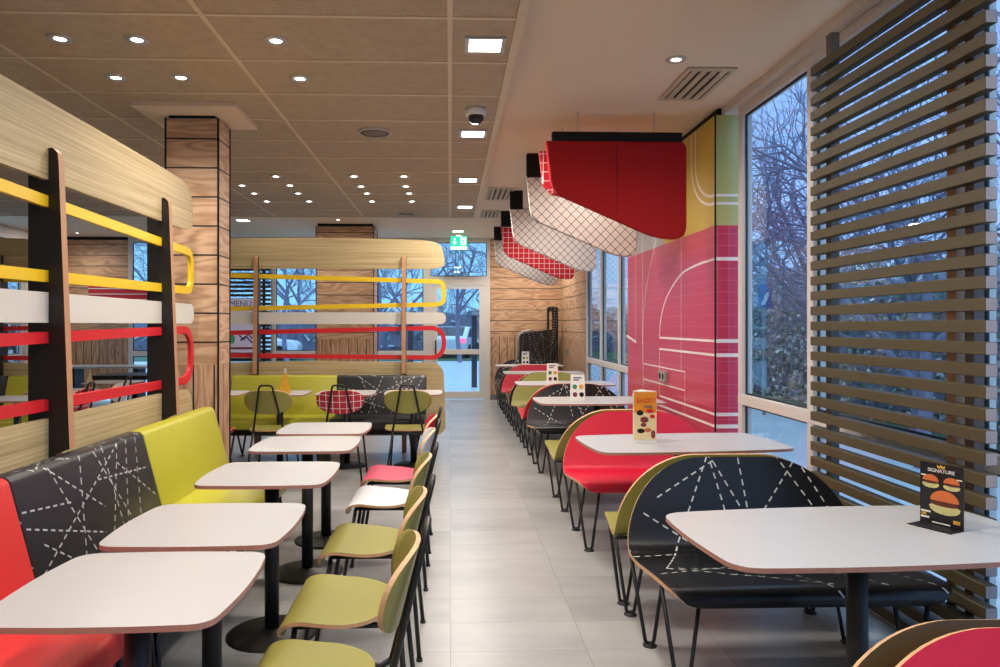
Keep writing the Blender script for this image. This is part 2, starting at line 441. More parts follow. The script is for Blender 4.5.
def resample(pts, cum):
    S = [0]
    for a, b in zip(pts, pts[1:]): S.append(S[-1] + (b - a).length)
    L = S[-1]; out = []
    for c in cum:
        t = c * L; i = 0
        while i < len(S) - 2 and S[i + 1] < t: i += 1
        k = (t - S[i]) / max(1e-9, S[i + 1] - S[i]); out.append(pts[i].lerp(pts[i + 1], k))
    return out, L
def rrect(x0, x1, y0, y1, r, n=6):
    """rounded rectangle; r = one radius or (bl, br, tr, tl)"""
    r = (r,) * 4 if not isinstance(r, tuple) else r; P = []
    for (cx, cy, a0, rr) in ((x0 + r[0], y0 + r[0], PI, r[0]), (x1 - r[1], y0 + r[1], 1.5 * PI, r[1]), (x1 - r[2], y1 - r[2], 0, r[2]), (x0 + r[3], y1 - r[3], .5 * PI, r[3])):
        if rr < 1e-5: P.append((cx, cy)); continue
        for k in range(n + 1):
            a = a0 + k / n * PI / 2; P.append((cx + rr * math.cos(a), cy + rr * math.sin(a)))
    return P
def bulge(hx, hy, bx, by, rc, n=8):
    """rectangle with outward bowed sides (sagitta by on long sides, bx on short ones) and rounded corners"""
    C = [(-hx, -hy), (hx, -hy), (hx, hy), (-hx, hy)]; P = []
    def side(a, b, sag, t):
        nx, ny = (b[1] - a[1]), -(b[0] - a[0]); L = math.hypot(nx, ny); s = sag * 4 * t * (1 - t)
        return (a[0] + (b[0] - a[0]) * t + nx / L * s, a[1] + (b[1] - a[1]) * t + ny / L * s)
    S = []
    for i in range(4):
        a, b = C[i], C[(i + 1) % 4]; L = math.hypot(b[0] - a[0], b[1] - a[1]); sag = by if i % 2 == 0 else bx
        t0 = rc / L; S.append([side(a, b, sag, t0 + (1 - 2 * t0) * k / n) for k in range(n + 1)])
    for i in range(4):
        P += S[i]; a = S[i][-1]; c = S[(i + 1) % 4][0]; b = C[(i + 1) % 4]
        for k in range(1, 6):
            t = k / 6; P.append((a[0] * (1 - t) ** 2 + b[0] * 2 * t * (1 - t) + c[0] * t * t, a[1] * (1 - t) ** 2 + b[1] * 2 * t * (1 - t) + c[1] * t * t))
    return P

# ------------------------------------------------------------------ setting
TILE_Z, UP_Z = 2.93, 3.09
XW, XB = 2.12, 2.02           # window plane, painted board plane
Y_BACK, X_LEFT, Y_REAR = 13.9, -7.4, -3.0
struct('floor', MB().box(X_LEFT - .1, XW + .12, Y_REAR, Y_BACK + .05, -.05, 0), ['floor'])
mb = MB(); mb.box(X_LEFT, .33, Y_REAR, 10.13, TILE_Z, TILE_Z + .03)
xs = [-1.2 * k for k in range(0, 7)]
for x in xs: mb.box(x - .013, x + .013, Y_REAR, 10.13, TILE_Z - .004, TILE_Z, 1)
y = 3.55 - .6 * 10
while y < 10.1:
    mb.box(X_LEFT, .33, y - .011, y + .011, TILE_Z - .0045, TILE_Z - .0005, 1); y += .6
struct('ceiling_tiles', mb, ['tile', 'bar'])
mb = MB(); mb.box(.325, .37, Y_REAR, 10.15, TILE_Z - .008, UP_Z, 0); mb.box(X_LEFT, .37, 10.13, 10.16, TILE_Z - .008, UP_Z, 0)
struct('trim_1', mb, ['bar'])
mb = MB(); mb.box(.37, XW + .12, Y_REAR, Y_BACK, UP_Z, UP_Z + .05); mb.box(X_LEFT, .37, 10.16, Y_BACK, UP_Z, UP_Z + .05)
struct('ceiling', mb, ['ceil'])
# rear and left walls
struct('wall_rear', MB().box(X_LEFT, XW + .1, Y_REAR - .1, Y_REAR, 0, UP_Z), ['wallpaint'])
mb = MB(); mb.box(X_LEFT - .1, X_LEFT, Y_REAR, 9.6, 0, UP_Z); mb.box(X_LEFT - .1, X_LEFT, 12.9, Y_BACK, 0, UP_Z)
mb.box(X_LEFT - .1, X_LEFT, 9.6, 12.9, 2.96, UP_Z); mb.box(X_LEFT - .1, X_LEFT, 9.6, 12.9, 0, .2)
struct('wall_left', mb, ['wallpaint'])

def window(name, axis, pos, a0, a1, z0, z1, mull, trans, fw=.07, dep=.08, glass_off=.03, extra=None):
    """window in the plane x=pos or y=pos from a0 to a1 (mull: inner mullions, trans: (za,zb) rails)"""
    fr = MB(); pn = []
    def bx(m, p0, p1, q0, q1, d0, d1, mat=0):
        if axis == 'x': m.box(d0, d1, p0, p1, q0, q1, mat)
        else: m.box(p0, p1, d0, d1, q0, q1, mat)
    sg = 1
    d0, d1 = (pos, pos + dep)
    cuts = [a0] + list(mull) + [a1]
    for i, c in enumerate(cuts):
        lo, hi = (c, c + fw) if i == 0 else ((c - fw, c) if i == len(cuts) - 1 else (c - fw / 2, c + fw / 2))
        bx(fr, lo, hi, z0, z1, d0, d1)
    bx(fr, a0, a1, z0, z0 + fw, d0 + .001, d1 - .001); bx(fr, a0, a1, z1 - fw, z1, d0 + .001, d1 - .001)
    for (ta, tb) in trans: bx(fr, a0, a1, ta, tb, d0 - .002, d1 + .002)
    root = struct(name, fr, ['alu'], bevel=.004)
    zs = [z0 + fw] + [z for t in trans for z in t] + [z1 - fw]
    for i in range(len(cuts) - 1):
        lo = cuts[i] + (fw if i == 0 else fw / 2); hi = cuts[i + 1] - (fw if i == len(cuts) - 2 else fw / 2)
        for k in range(0, len(zs), 2):
            g = MB(); bx(g, lo - .005, hi + .005, zs[k] - .005, zs[k + 1] + .005, pos + dep * .5, pos + dep * .5 + .006)
            po = obj('glass_pane', g, ['glass'], root)
            q = MB(); w = .014
            for (p0, p1, r0, r1) in ((lo, lo + w, zs[k], zs[k + 1]), (hi - w, hi, zs[k], zs[k + 1]), (lo, hi, zs[k], zs[k] + w), (lo, hi, zs[k + 1] - w, zs[k + 1])):
                bx(q, p0, p1, r0, r1, pos + dep * .5 - .012, pos + dep * .5 - .001)
            obj('gasket', q, ['gasket'], root)
    return root
window('window_1', 'x', XW, -3.0, 5.29, .08, 3.03, [-1.07, .26, 1.58, 2.89, 4.22], [(.85, .925)])
window('window_2', 'x', XW, 8.2, 11.28, .08, 3.03, [9.1, 10.2], [(.85, .93)])
window('window_3', 'x', X_LEFT - .09, 9.6, 12.9, .2, 2.96, [10.7, 11.8], [(.85, .93)])
window('window_4', 'y', Y_BACK, -6.06, -.43, .0, 3.07, [-5.4, -3.34, -2.1, -1.42], [(.84, .94)], fw=.08)
window('window_5', 'y', Y_BACK, -.43, .765, 2.30, 3.07, [], [], fw=.06)
struct('trim_2', MB().box(XW - .04, XW + .1, -3.0, 11.28, 3.03, UP_Z), ['alu'])
struct('trim_3', MB().box(-6.06, .765, Y_BACK - .02, Y_BACK + .08, 3.07, UP_Z), ['alu'])
struct('trim_4', MB().box(XW - .02, XW + .1, -3.0, 5.29, 0, .08).box(XW - .02, XW + .1, 8.2, 11.28, 0, .08), ['alu'])

# glass door in the back wall
fr = MB(); fw = .13
fr.box(-.43, -.33, Y_BACK, Y_BACK + .08, 0, 2.19); fr.box(.66, .765, Y_BACK, Y_BACK + .08, 0, 2.19); fr.box(-.43, .765, Y_BACK - .003, Y_BACK + .08, 2.19, 2.30)
door = struct('door_1', fr, ['alu'], bevel=.004)
lf = MB()
lf.box(-.33, -.24, Y_BACK - .01, Y_BACK + .05, .02, 2.18); lf.box(.56, .66, Y_BACK - .01, Y_BACK + .05, .02, 2.18)
for (a, b) in ((.02, .16), (.87, .965), (2.12, 2.18)): lf.box(-.24, .56, Y_BACK - .009, Y_BACK + .05, a, b)
dl = obj('door_leaf', lf, ['alu'], door, bevel=.003)
for (a, b) in ((.16, .87), (.965, 2.12)): obj('glass_pane', MB().box(-.245, .565, Y_BACK + .02, Y_BACK + .027, a - .005, b + .005), ['glass'], dl)
obj('door_handle', MB().tube(fillet([(-.27, Y_BACK - .01, 1.13), (-.27, Y_BACK - .07, 1.13), (-.27, Y_BACK - .07, .78), (-.27, Y_BACK - .01, .78)], .03), .012), ['black_metal'], dl)

# wood walls: back right, back left, right side behind the windows
def wood_wall(name, axis, pos, a0, a1, zt=UP_Z, th=.06, split=1.2, back=True):
    up = MB(); lo = MB()
    if axis == 'y': up.box(a0, a1, pos, pos + th, split, zt); lo.box(a0, a1, pos, pos + th, 0.1, split)
    else: up.box(pos, pos + th, a0, a1, split, zt); lo.box(pos, pos + th, a0, a1, 0.1, split)
    r = struct(name, up, ['planks']); obj('lower_boards', lo, ['planks_v'], r, swap=True); return r
wood_wall('wall_back', 'y', Y_BACK, .765, XW + .1)
wood_wall('wall_back_left', 'y', Y_BACK, X_LEFT, -6.06, zt=3.03)
wood_wall('wall_right', 'x', XW, 11.28, Y_BACK)
struct('baseboard_back', MB().box(.765, XW, Y_BACK - .015, Y_BACK + .03, 0, .1), ['baseboard'])
struct('baseboard_right', MB().box(XW - .015, XW + .03, 11.28, Y_BACK, 0, .1), ['baseboard'])
struct('trim_5', MB().box(X_LEFT, -6.06, Y_BACK + .002, Y_BACK + .06, 3.03, UP_Z), ['felt_black'])

# columns clad in planks
def column(name, x0, x1, y0, y1, zt, capz, split):
    r = struct(name, MB().box(x0, x1, y0, y1, split, zt), ['planks'])
    obj('lower_boards', MB().box(x0, x1, y0, y1, 0, split), ['planks_v'], r, swap=True)
    q = MB(); e = .006
    for x in (x0, x1):
        for y in (y0, y1): q.box(x - e, x + e, y - e, y + e, 0, zt)
    obj('corner_bead', q, ['felt_black'], r)
    obj('cap', MB().box(x0 + .03, x1 - .02, y0 - .02, y1 - .03, zt, capz), ['felt_black'], r)
    return r
column('pillar_near', -2.0, -1.634, 5.185, 5.45, 2.885, 2.91, 1.15)
struct('trim_6', MB().box(-2.14, -1.447, 4.94, 5.53, 2.90, 2.935), ['ceil'])
column('pillar_far', -2.195, -1.254, 12.0, 12.6, 3.05, 3.09, 1.2)

# painted board wall on the right (structure): board box, colour fields and white lines in one mesh
YB0, YB1 = 5.475, 8.2
mb = MB(); zt = 3.03; zs = 2.19; X2 = XW + .09
def quad(m, pts, mat): b = m.add(pts); m.face([b, b + 1, b + 2, b + 3], mat)
def fx(y0, y1, z0, z1, mat, x=XB): quad(mb, [(x, y1, z0), (x, y0, z0), (x, y0, z1), (x, y1, z1)], mat)
fx(YB0, YB1, 0, zs, 0); fx(YB0, 6.83, zs, zt, 1); fx(6.83, YB1, zs, zt, 2)
quad(mb, [(XB, YB0, 0), (X2, YB0, 0), (X2, YB0, zs), (XB, YB0, zs)], 0)
quad(mb, [(XB, YB0, zs), (X2, YB0, zs), (X2, YB0, zt), (XB, YB0, zt)], 3)
quad(mb, [(XB, YB0, zt), (X2, YB0, zt), (X2, YB1, zt), (XB, YB1, zt)], 2)
quad(mb, [(X2, YB1, 0), (XB, YB1, 0), (XB, YB1, zt), (X2, YB1, zt)], 2)
quad(mb, [(X2, YB0, 0), (X2, YB1, 0), (X2, YB1, zt), (X2, YB0, zt)], 2)
def wl(path, w):
    """white line on the long face, path of (y, z)"""
    P = [Vector(p) for p in path]; n = len(P); a = []; b = []
    for i in range(n):
        t = (P[min(i + 1, n - 1)] - P[max(i - 1, 0)]).normalized(); nn = Vector((-t.y, t.x)) * w / 2
        a.append(P[i] + nn); b.append(P[i] - nn)
    for i in range(n - 1):
        quad(mb, [(XB - .0015, a[i].x, a[i].y), (XB - .0015, a[i + 1].x, a[i + 1].y), (XB - .0015, b[i + 1].x, b[i + 1].y), (XB - .0015, b[i].x, b[i].y)], 4)
W, w2 = .019, .008
wl([tuple(p) for p in catmull([(6.94, 1.32), (6.9, 1.487), (6.715, 1.686), (6.31, 1.866), (5.9, 1.92), (YB0, 1.934)], 8)], W)
wl([(6.95, 1.308), (YB0, 1.308)], W); wl([(6.95, 1.2), (YB0, 1.2)], W); wl([(6.94, 1.2), (6.94, .748)], w2 + .004)
wl([(6.95, .748), (YB0, .748)], W); wl([(8.0, .657), (YB0, .657)], W)
for z in (1.027, .867): wl([(7.55, z), (6.18, z)], w2 + .004)
wl([(7.54, 1.03), (7.54, .66)], w2 + .006); wl([(6.19, 1.03), (6.19, .66)], w2)
wl([(6.29, 2.4), (6.29, 1.03)], w2); wl([(7.57, 3.02), (7.57, 1.03)], w2 + .006); wl([(7.84, 3.02), (7.84, 1.25)], w2 + .006)
wl([(8.25, 1.31), (7.82, 1.243)], W + .01)
wl([tuple(p) for p in catmull([(7.06, 2.26), (7.29, 2.0), (7.45, 1.73), (7.54, 1.46), (7.545, 1.03)], 6)], w2 + .006)
for (yy, zz, z1) in ((6.02, 2.75, 2.357), (5.92, 2.74, 2.419)):
    wl([(yy, 3.02), (yy, zz)] + [(YB0 + (yy - YB0) * math.cos(a * PI / 16), zz - (zz - z1) * math.sin(a * PI / 16)) for a in range(1, 9)], .022)
for z, w in ((1.934, .026), (1.308, .028), (1.2, .028), (.748, .026), (.657, .03), (2.419, .02), (2.357, .02)):
    quad(mb, [(XB, YB0 - .0015, z - w / 2), (X2, YB0 - .0015, z - w / 2), (X2, YB0 - .0015, z + w / 2), (XB, YB0 - .0015, z + w / 2)], 4)
mb.box(XB - .005, XB + .005, YB0 - .005, YB0 + .005, 0, zt, 5)
mb.box(XB + .03, X2, YB0 + .03, YB1, zt, UP_Z, 5)
struct('wall_right_boards', mb, ['wallred', 'wallyellow', 'wallgrey', 'walllime', 'wallline', 'felt_black'])

def socket(x, y, z, label, w=.2):
    r = thing('wall_socket', label, 'socket', (x, y, z))
    cp = obj('cover_plate', MB().box(-.035, 0, -w / 2, w / 2, -.05, .05), ['steel'], r, bevel=.006)
    n = 2 if w > .15 else 1
    for k in range(n): obj('outlet', MB().prism([(.028 * math.cos(a * PI / 8) + (k - (n - 1) / 2) * .095, .028 * math.sin(a * PI / 8)) for a in range(16)], 'x', -.038, -.034), ['black_metal'], cp)
socket(XB, 6.77, .95, 'brushed steel double socket on the crimson wall')
socket(XW, 13.05, .95, 'small grey socket on the pale wood side wall', .13)

# ------------------------------------------------------------------ lamps and ceiling fittings
def add_light(kind, loc, energy, color=(1, .925, .85), size=.1, spot=150, blend=.9):
    l = bpy.data.lights.new('lamp light', kind); l.energy = energy; l.color = color
    if kind == 'SPOT': l.spot_size = R(spot); l.spot_blend = blend; l.shadow_soft_size = size
    elif kind == 'AREA': l.shape = 'SQUARE'; l.size = size
    o = bpy.data.objects.new('lamp light', l); COL.objects.link(o); o.location = loc
    return o
SPOT_W, SQ_W = 24, 24
def ring_mb():
    return MB().lathe([(.03, -.003), (.034, -.008), (.058, -.008), (.064, -.001), (.064, 0), (.03, 0)], seg=20, caps=False)
def lens_mb(): return MB().lathe([(.0, -.0035), (.03, -.0035), (.03, -.001)], seg=20)
def downlight(x, y, z, label, group=None, e=None):
    r = thing('ceiling_spotlight', label, 'ceiling light', (x, y, z), 0, group)
    obj('trim_ring', cached('spot_ring', ring_mb, ['lampring']), None, r); obj('lens', cached('spot_lens', lens_mb, ['lamp']), None, r)
    add_light('SPOT', (x, y, z - .03), SPOT_W if e is None else e, size=.04)
def sqlight(x, y, z, label, s=.085, e=None):
    r = thing('square_ceiling_light', label, 'ceiling light', (x, y, z))
    f = MB()
    for (a, b, c, d) in ((-s - .022, s + .022, -s - .022, -s), (-s - .022, s + .022, s, s + .022), (-s - .022, -s, -s, s), (s, s + .022, -s, s)): f.box(a, b, c, d, -.01, 0)
    obj('frame', f, ['lampring'], r); obj('lens', MB().box(-s, s, -s, s, -.006, 0), ['lampsq'], r)
    add_light('AREA', (x, y, z - .02), SQ_W if e is None else e, (1, .93, .84), s * 2)
near = [((60, 38), 'bright round ceiling spotlight at the far left, nearest row'), ((137, 39), 'round ceiling spotlight second from the left in the nearest row'),
        ((276, 40), 'round ceiling spotlight just left of the long ceiling bar, nearest row'), ((116, 77), 'round ceiling spotlight above the beige screen end, second row left'),
        ((181, 77), 'round ceiling spotlight above the wooden pillar, second row'), ((300, 78), 'round ceiling spotlight right of the pillar, second row')]
for (u, v), lab in near:
    p = at_z(u, v, TILE_Z); downlight(p.x, p.y, TILE_Z - .001, lab)
far = [(276, 176), (242, 185), (290, 185), (254, 193), (298, 193), (267, 201), (309, 201), (354, 176), (361, 186), (367, 193), (372, 201), (404, 176), (406, 186), (409, 193), (412, 201)]
rows = {176: 'nearest row', 185: 'second row', 186: 'second row', 193: 'third row', 201: 'farthest row'}
for (u, v) in far:
    p = at_z(u, v, TILE_Z)
    side = 'left' if u < 262 or (u < 280 and v in (176, 201)) else ('centre left' if u < 320 else ('centre right' if u < 390 else 'right'))
    downlight(p.x, p.y, TILE_Z - .001, 'small far ceiling spotlight of the cluster, %s, %s' % (rows[v], side), 'small spotlights in the far ceiling tiles', e=5)
for x in (-6.5, -5.3, -4.1, -2.9):
    for y in (1.5, 3.8, 6.2):
        downlight(x, y, TILE_Z - .001, 'round ceiling spotlight over the left seating beyond the beige screen', 'spotlights over the left seating', e=17)
for (x, y) in ((-1.8, -1.5), (-.6, -1.5), (-1.8, .8), (-.7, .8), (-.7, 2.3)):
    downlight(x, y, TILE_Z - .001, 'round ceiling spotlight above and behind the viewer', 'spotlights behind the viewer')
for (u, v), lab in (((485, 44), 'largest square ceiling light, in the narrow tile strip nearest the viewer'), ((473, 133), 'square ceiling light just behind the camera dome'), ((468, 179.5), 'small square ceiling light, third along the narrow tile strip'), ((465, 206.5), 'farthest small square ceiling light of the narrow tile strip')):
    p = at_z(u, v, TILE_Z); sqlight(p.x, p.y, TILE_Z - .001, lab)
sqlight(.18, 1.9, TILE_Z - .001, 'square ceiling light overhead of the viewer'); sqlight(.18, -.2, TILE_Z - .001, 'square ceiling light behind the viewer')
for (u, v), lab in (((243, 220), 'square light in the white far ceiling left of the far pillar'), ((458, 231), 'square light in the white ceiling above the exit sign'), ((22, 228), 'square light in the far ceiling above the left windows')):
    p = at_z(u, v, UP_Z); sqlight(max(p.x, -6.9), p.y, UP_Z - .001, lab, .09, e=3 if u < 100 else None)
p = at_z(676, 59, UP_Z); downlight(p.x, p.y, UP_Z - .001, 'single round spotlight in the smooth ceiling beside the slotted vent')
downlight(-1.76, 11.5, UP_Z - .001, 'round spotlight in front of the far wooden pillar')
downlight(-6.7, 13.3, UP_Z - .001, 'round spotlight by the far left wooden wall', e=22)
downlight(1.55, 13.0, UP_Z - .001, 'round spotlight in the far right ceiling corner', e=70); downlight(1.2, 11.75, UP_Z - .001, 'unseen spotlight added behind the red gridded ceiling panel')  # the second lamp is unseen, added to light the farthest felt panel
for y, lab in ((1.6, 'round spotlight in the smooth ceiling over the nearest window table'), (-1., 'round spotlight in the smooth ceiling behind the viewer'), (6.55, 'round spotlight hidden behind the big red ceiling panel'), (8.35, 'unseen spotlight added between the chain link ceiling panels'), (10.0, 'unseen spotlight added behind the second chain link panel')):  # lamps among the chain link panels are unseen, added to brighten the felt
    downlight(1.5 if y < 6 else 1.3, y, UP_Z - .001, lab)

for (u, v), lab in (((375, 132), 'round grey ceiling loudspeaker, the nearer one'), ((407, 213), 'round grey ceiling loudspeaker at the far tile edge')):
    p = at_z(u, v, TILE_Z); r = thing('ceiling_loudspeaker', lab, 'loudspeaker', (p.x, p.y, TILE_Z - .001))
    obj('rim', MB().lathe([(.115, -.012), (.13, -.01), (.135, 0), (.115, 0)], seg=28, caps=False), ['lampring'], r); obj('grille', MB().lathe([(0, -.012), (.06, -.012), (.116, -.008)], seg=28), ['speaker'], r)
p = at_z(476, 109, TILE_Z); r = thing('ceiling_security_camera', 'white security camera with a smoked dome under the ceiling tiles', 'camera', (p.x, p.y, TILE_Z))
obj('housing', MB().lathe([(0, -.05), (.055, -.05), (.07, -.045), (.075, -.02), (.072, 0)], seg=24), ['camwhite'], r)
obj('dome', MB().lathe([(0, -.105), (.03, -.1), (.05, -.082), (.056, -.05)], seg=24), ['dome'], r)
def vent(x0, x1, y0, y1, label, n=4, tilt=0):
    r = thing('ceiling_vent', label, 'vent', ((x0 + x1) / 2, (y0 + y1) / 2, UP_Z - .001)); w, h = (x1 - x0) / 2, (y1 - y0) / 2; f = MB()
    for (a, b, c, d) in ((-w, w, -h, -h + .05), (-w, w, h - .05, h), (-w, -w + .03, -h + .05, h - .05), (w - .03, w, -h + .05, h - .05)): f.box(a, b, c, d, -.012, 0)
    obj('frame', f, ['vent'], r)
    obj('dark_slot', MB().box(-w + .03, w - .03, -h + .05, h - .05, -.003, 0), ['ventdark'], r)
    s = MB(); st = (2 * w - .06) / n
    for k in range(n):
        c = -w + .03 + st * (k + .5); s.box(c - st * .3, c + st * .3, -h + .05, h - .05, -.011, -.003)
    obj('louvre_bars', s, ['vent'], r)
vent(1.53, 1.85, 4.62, 5.29, 'slotted vent in the smooth ceiling beside the window')
vent(.47, .78, 8.75, 9.6, 'beige ceiling vent left of the hanging felt panels, the nearer one')
vent(.45, .74, 10.5, 11.2, 'beige ceiling vent left of the hanging felt panels, the farther one')

r = thing('exit_sign', 'green and white emergency exit sign above the glass door', 'sign', (.16, 13.2, 2.93))
lb = obj('light_box', MB().box(-.15, .15, -.02, .02, -.07, .11), ['signgreen'], r, bevel=.004)
obj('arrow', MB().prism([(-.075, -.045), (-.03, 0), (-.06, 0), (-.06, .075), (-.09, .075), (-.09, 0), (-.12, 0)], 'y', -.024, -.0205), ['signwhite'], lb)
obj('door_symbol', MB().box(.03, .13, -.024, -.0205, -.05, .09), ['signwhite'], lb)
fig = MB().prism([(.075 + .012 * math.cos(a * PI / 5), .062 + .012 * math.sin(a * PI / 5)) for a in range(10)], 'y', -.028, -.0242)
for pts in ([(.07, .045), (.075, .0)], [(.07, .04), (.05, .02), (.055, .005)], [(.072, .04), (.092, .025), (.1, .035)], [(.075, .0), (.095, -.015), (.085, -.042)], [(.075, 0), (.062, -.022), (.04, -.025)]): fig.strip(pts, .012, -.028, -.0242)
obj('running_figure', fig, ['signgreen'], lb)
obj('lower_strip', MB().box(-.15, .15, -.02, .02, -.13, -.075), ['signwhite'], r)
obj('hanger', MB().box(-.05, .05, -.01, .01, .11, .16), ['camwhite'], r)

# ------------------------------------------------------------------ hanging felt panels
def baffle(yc, mat, label, xr=1.82, ztop=2.88, seam=False, short=False):
    x0, x1, zb = .74, xr, 2.11
    P = [Vector((x0, ztop))]
    P += fillet([(x0, ztop), (x0 + .045, 2.46), (x0 + .86, 2.105)], .1, 6)[1:-1]
    P += fillet([(x0 + .5, 2.262), (x0 + .86, 2.105), (x1, 2.09), (x1, ztop)], .2, 8)[1:-1]
    if short: P = [Vector((x0, ztop)), Vector((x0 + .03, 2.6)), Vector((x0 + .1, 2.52)), Vector((x1 - .1, 2.4)), Vector((x1, 2.5))]
    P += fillet([(x1, 2.5), (x1, ztop), (x0 + .1, ztop)], .06, 5)[1:-1]
    r = thing('acoustic_ceiling_panel', label, 'ceiling panel', (0, yc, 0))
    obj('felt_body', MB().prism([tuple(p) for p in P], 'y', -.03, .03), [mat], r, bevel=.012)
    if seam:
        obj('mounting_bar', MB().box(x0 + .05, x1 - .03, -.02, .03, ztop - .03, ztop + .075), ['felt_black'], r, bevel=.01)
        for x in (x0 + .25, x1 - .25): obj('hanging_wire', MB().tube([(x, .005, ztop + .05), (x, .005, UP_Z)], .0025, 6), ['steel'], r)
    else:
      for x in (x0, x1 - .3):
        obj('hanging_wire', MB().tube([(x + .2, 0, ztop - .05), (x + .2, 0, UP_Z)], .002, 6), ['steel'], r) if short else obj('bracket', MB().box(x + .005, x + .16, -.05, .05, ztop - .02, UP_Z - .001), ['felt_black'], r)
    if seam: obj('seam', MB().box((x0 + x1) / 2 - .002, (x0 + x1) / 2 + .002, -.0315, -.029, 2.285, ztop - .02), ['felt_black'], r)
baffle(5.62, 'felt_red', 'big plain red felt panel hanging nearest under the ceiling', xr=1.84, ztop=2.855, seam=True)
baffle(6.05, 'felt_grid', 'red panel with white grid hanging hidden close behind the big red one', xr=1.5, short=True)
baffle(7.05, 'felt_link', 'pale chain-link patterned felt panel right behind the big red one')
baffle(9.0, 'felt_link', 'second pale chain-link felt panel, in front of the red gridded panel')
baffle(10.6, 'felt_grid', 'red felt panel with white grid between the chain-link panels')
baffle(12.3, 'felt_link', 'farthest pale chain-link felt panel near the wooden back wall')

# ------------------------------------------------------------------ slatted window screens
def slat_screen(label, loc, rotz, length, ks, posts, mat='olive', postmats=('oakpost', 'grey_post'), th=.046):
    """slats along local x from 0 to length, front at local y=0, posts behind"""
    r = thing('slatted_screen', label, 'window screen', loc, rotz)
    m0 = MB().box(0, length, 0, th, -.0235, .0235); m0.fm[4] = m0.fm[5] = 1; me = m0.mesh('slat', [mat, 'cap'])  # end faces get the paler colour with daylight painted in
    for k in ks:
        o = obj('slat', me, None, r, (0, 0, 1.425 + .08 * k)); b = o.modifiers.new('bevel', 'BEVEL'); b.width = .002; b.segments = 1
    for (x, w, d, m) in posts: obj('upright', MB().box(x - w / 2, x + w / 2, th + .001, th + d, .02, 2.95), [m], r)
    return r
# right window: local x -> -Y  (rotz -90): front faces -X
slat_screen('olive brown slatted wooden screen before the right window', (1.93, 3.835, 0), -PI / 2, 1.275, range(-16, 18),
            [(.1, .05, .045, 'grey_post'), (1.03, .055, .05, 'oakpost'), (1.13, .05, .04, 'grey_post')])
slat_screen('dark slatted screen before the far back window', (-5.35, 13.7, 0), 0, 2.0, range(-12, 18), [(.55, .05, .05, 'black_metal'), (1.86, .05, .05, 'black_metal')], mat='black_board')
p = thing('window_poster', 'pale lilac poster with MENU heading in front of the far slats', 'poster', (-3.93, 13.64, 1.44))
sh = obj('sheet', MB().box(-.32, .32, 0, .01, -.52, .48), ['lilac'], p)
text_mesh('lettering', 'MENU', .15, 'navy', sh, (.04, -.002, .38), (PI / 2, 0, 0))
obj('green_mark', MB().prism([(-.12 + .06 * math.cos(a * PI / 8), -.27 + .09 * math.sin(a * PI / 8)) for a in range(16)], 'y', -.003, -.0005), ['green'], sh)
sc = MB()
for pts in ([(.02, -.2), (.1, -.28), (.18, -.18), (.26, -.26)], [(.04, -.3), (.14, -.22), (.26, -.34)], [(0, .12), (.1, .16), (.24, .1)]): sc.strip(pts, .03, -.003, -.0005)
obj('blue_scribble', sc, ['navy'], sh); obj('pink_band', MB().box(-.3, .3, -.003, -.0005, -.46, -.42), ['maroon'], sh)

# ------------------------------------------------------------------ rail partitions
def rails(L):
    ye = fillet([(-L, 1.975 + .03 * (L - 2.3)), (0, 1.915), (0, 1.665), (-L, 1.61)], .1, 8)
    yr = []
    d = .025
    yp = fillet([(-L, 1.92 + .027 * L), (-d, 1.918), (-d, 1.663), (-L, 1.663 - .022 * min(L, 3))], .085, 8)
    rp = fillet([(-L, 1.40 - .024 * min(L, 3.2)), (-d, 1.40), (-d, 1.062), (-L, 1.062 + .012 * L)], .16, 10)
    return yp, rp
def partition(label, loc, rotz, L, posts, left_round=False):
    r = thing('rail_partition', label, 'partition', loc, rotz)
    def arc_top(x): return 2.375 + .03 * (1 - ((x + L / 2) / (L / 2)) ** 2)
    n = 24; top = [(-.17 - (L - .17) * (n - k) / n if True else 0, 0) for k in range(n + 1)]
    P = [(-L, 2.06), (-.2, 2.06)]
    P += [tuple(q) for q in fillet([(-.2, 2.06), (.0, 2.075), (-.05, 2.35), (-.25, arc_top(-.25))], .17, 8)[1:]]
    P += [(-.25 - (L - .25) * k / 14, arc_top(-.25 - (L - .25) * k / 14)) for k in range(1, 15)]
    obj('top_board', MB().prism(P, 'y', -.012, .012), ['beige'], r)
    P = [(-L, .19)] + [tuple(q) for q in fillet([(-L, .19), (.0, .19), (-.03, 1.0), (-.4, 1.015)], .14, 8)[1:]] + [(-L * .5, 1.03), (-L, 1.0)]
    obj('lower_board', MB().prism(P, 'y', -.012, .012), ['beige'], r)
    yp, rp = rails(L)
    obj('yellow_rail', MB().strip([tuple(p) for p in yp], .05, -.012, .012), ['yellow'], r)
    obj('red_rail', MB().strip([tuple(p) for p in rp], .05, -.012, .012), ['redrail'], r)
    obj('white_rail', MB().prism(rrect(-L, .0, 1.44, 1.572, (0, .06, .06, 0)), 'y', -.012, .012), ['whiterail'], r)
    for x in posts:
        m = MB().prism([(.075, 0), (.075, 2.2), (-.03, 2.2), (-.05, 2.18), (-.055, 2.14), (-.102, .89), (-.045, .87), (-.045, 0)], 'x', x - .023, x + .023, 0)
        for i in range(2, len(m.f)):
            if all(m.v[j][1] < -.029 for j in m.f[i]): m.fm[i] = 1
        obj('post', m, ['black_board', 'copper_ply'], r)
    return r
partition('long beige and black screen with coloured rails along the left bench', (-1.755, 5.01, 0), PI / 2, 5.6, (-.53, -1.77, -3.1, -4.4))
partition('beige screen with coloured rails behind the far row of tables', (-.045, 8.2, 0), 0, 3.0, (-.47, -2.11))
partition('beige screen with coloured rails beyond the left seating', (-4.45, 8.2, 0), 0, 2.9, (-.5, -2.2))

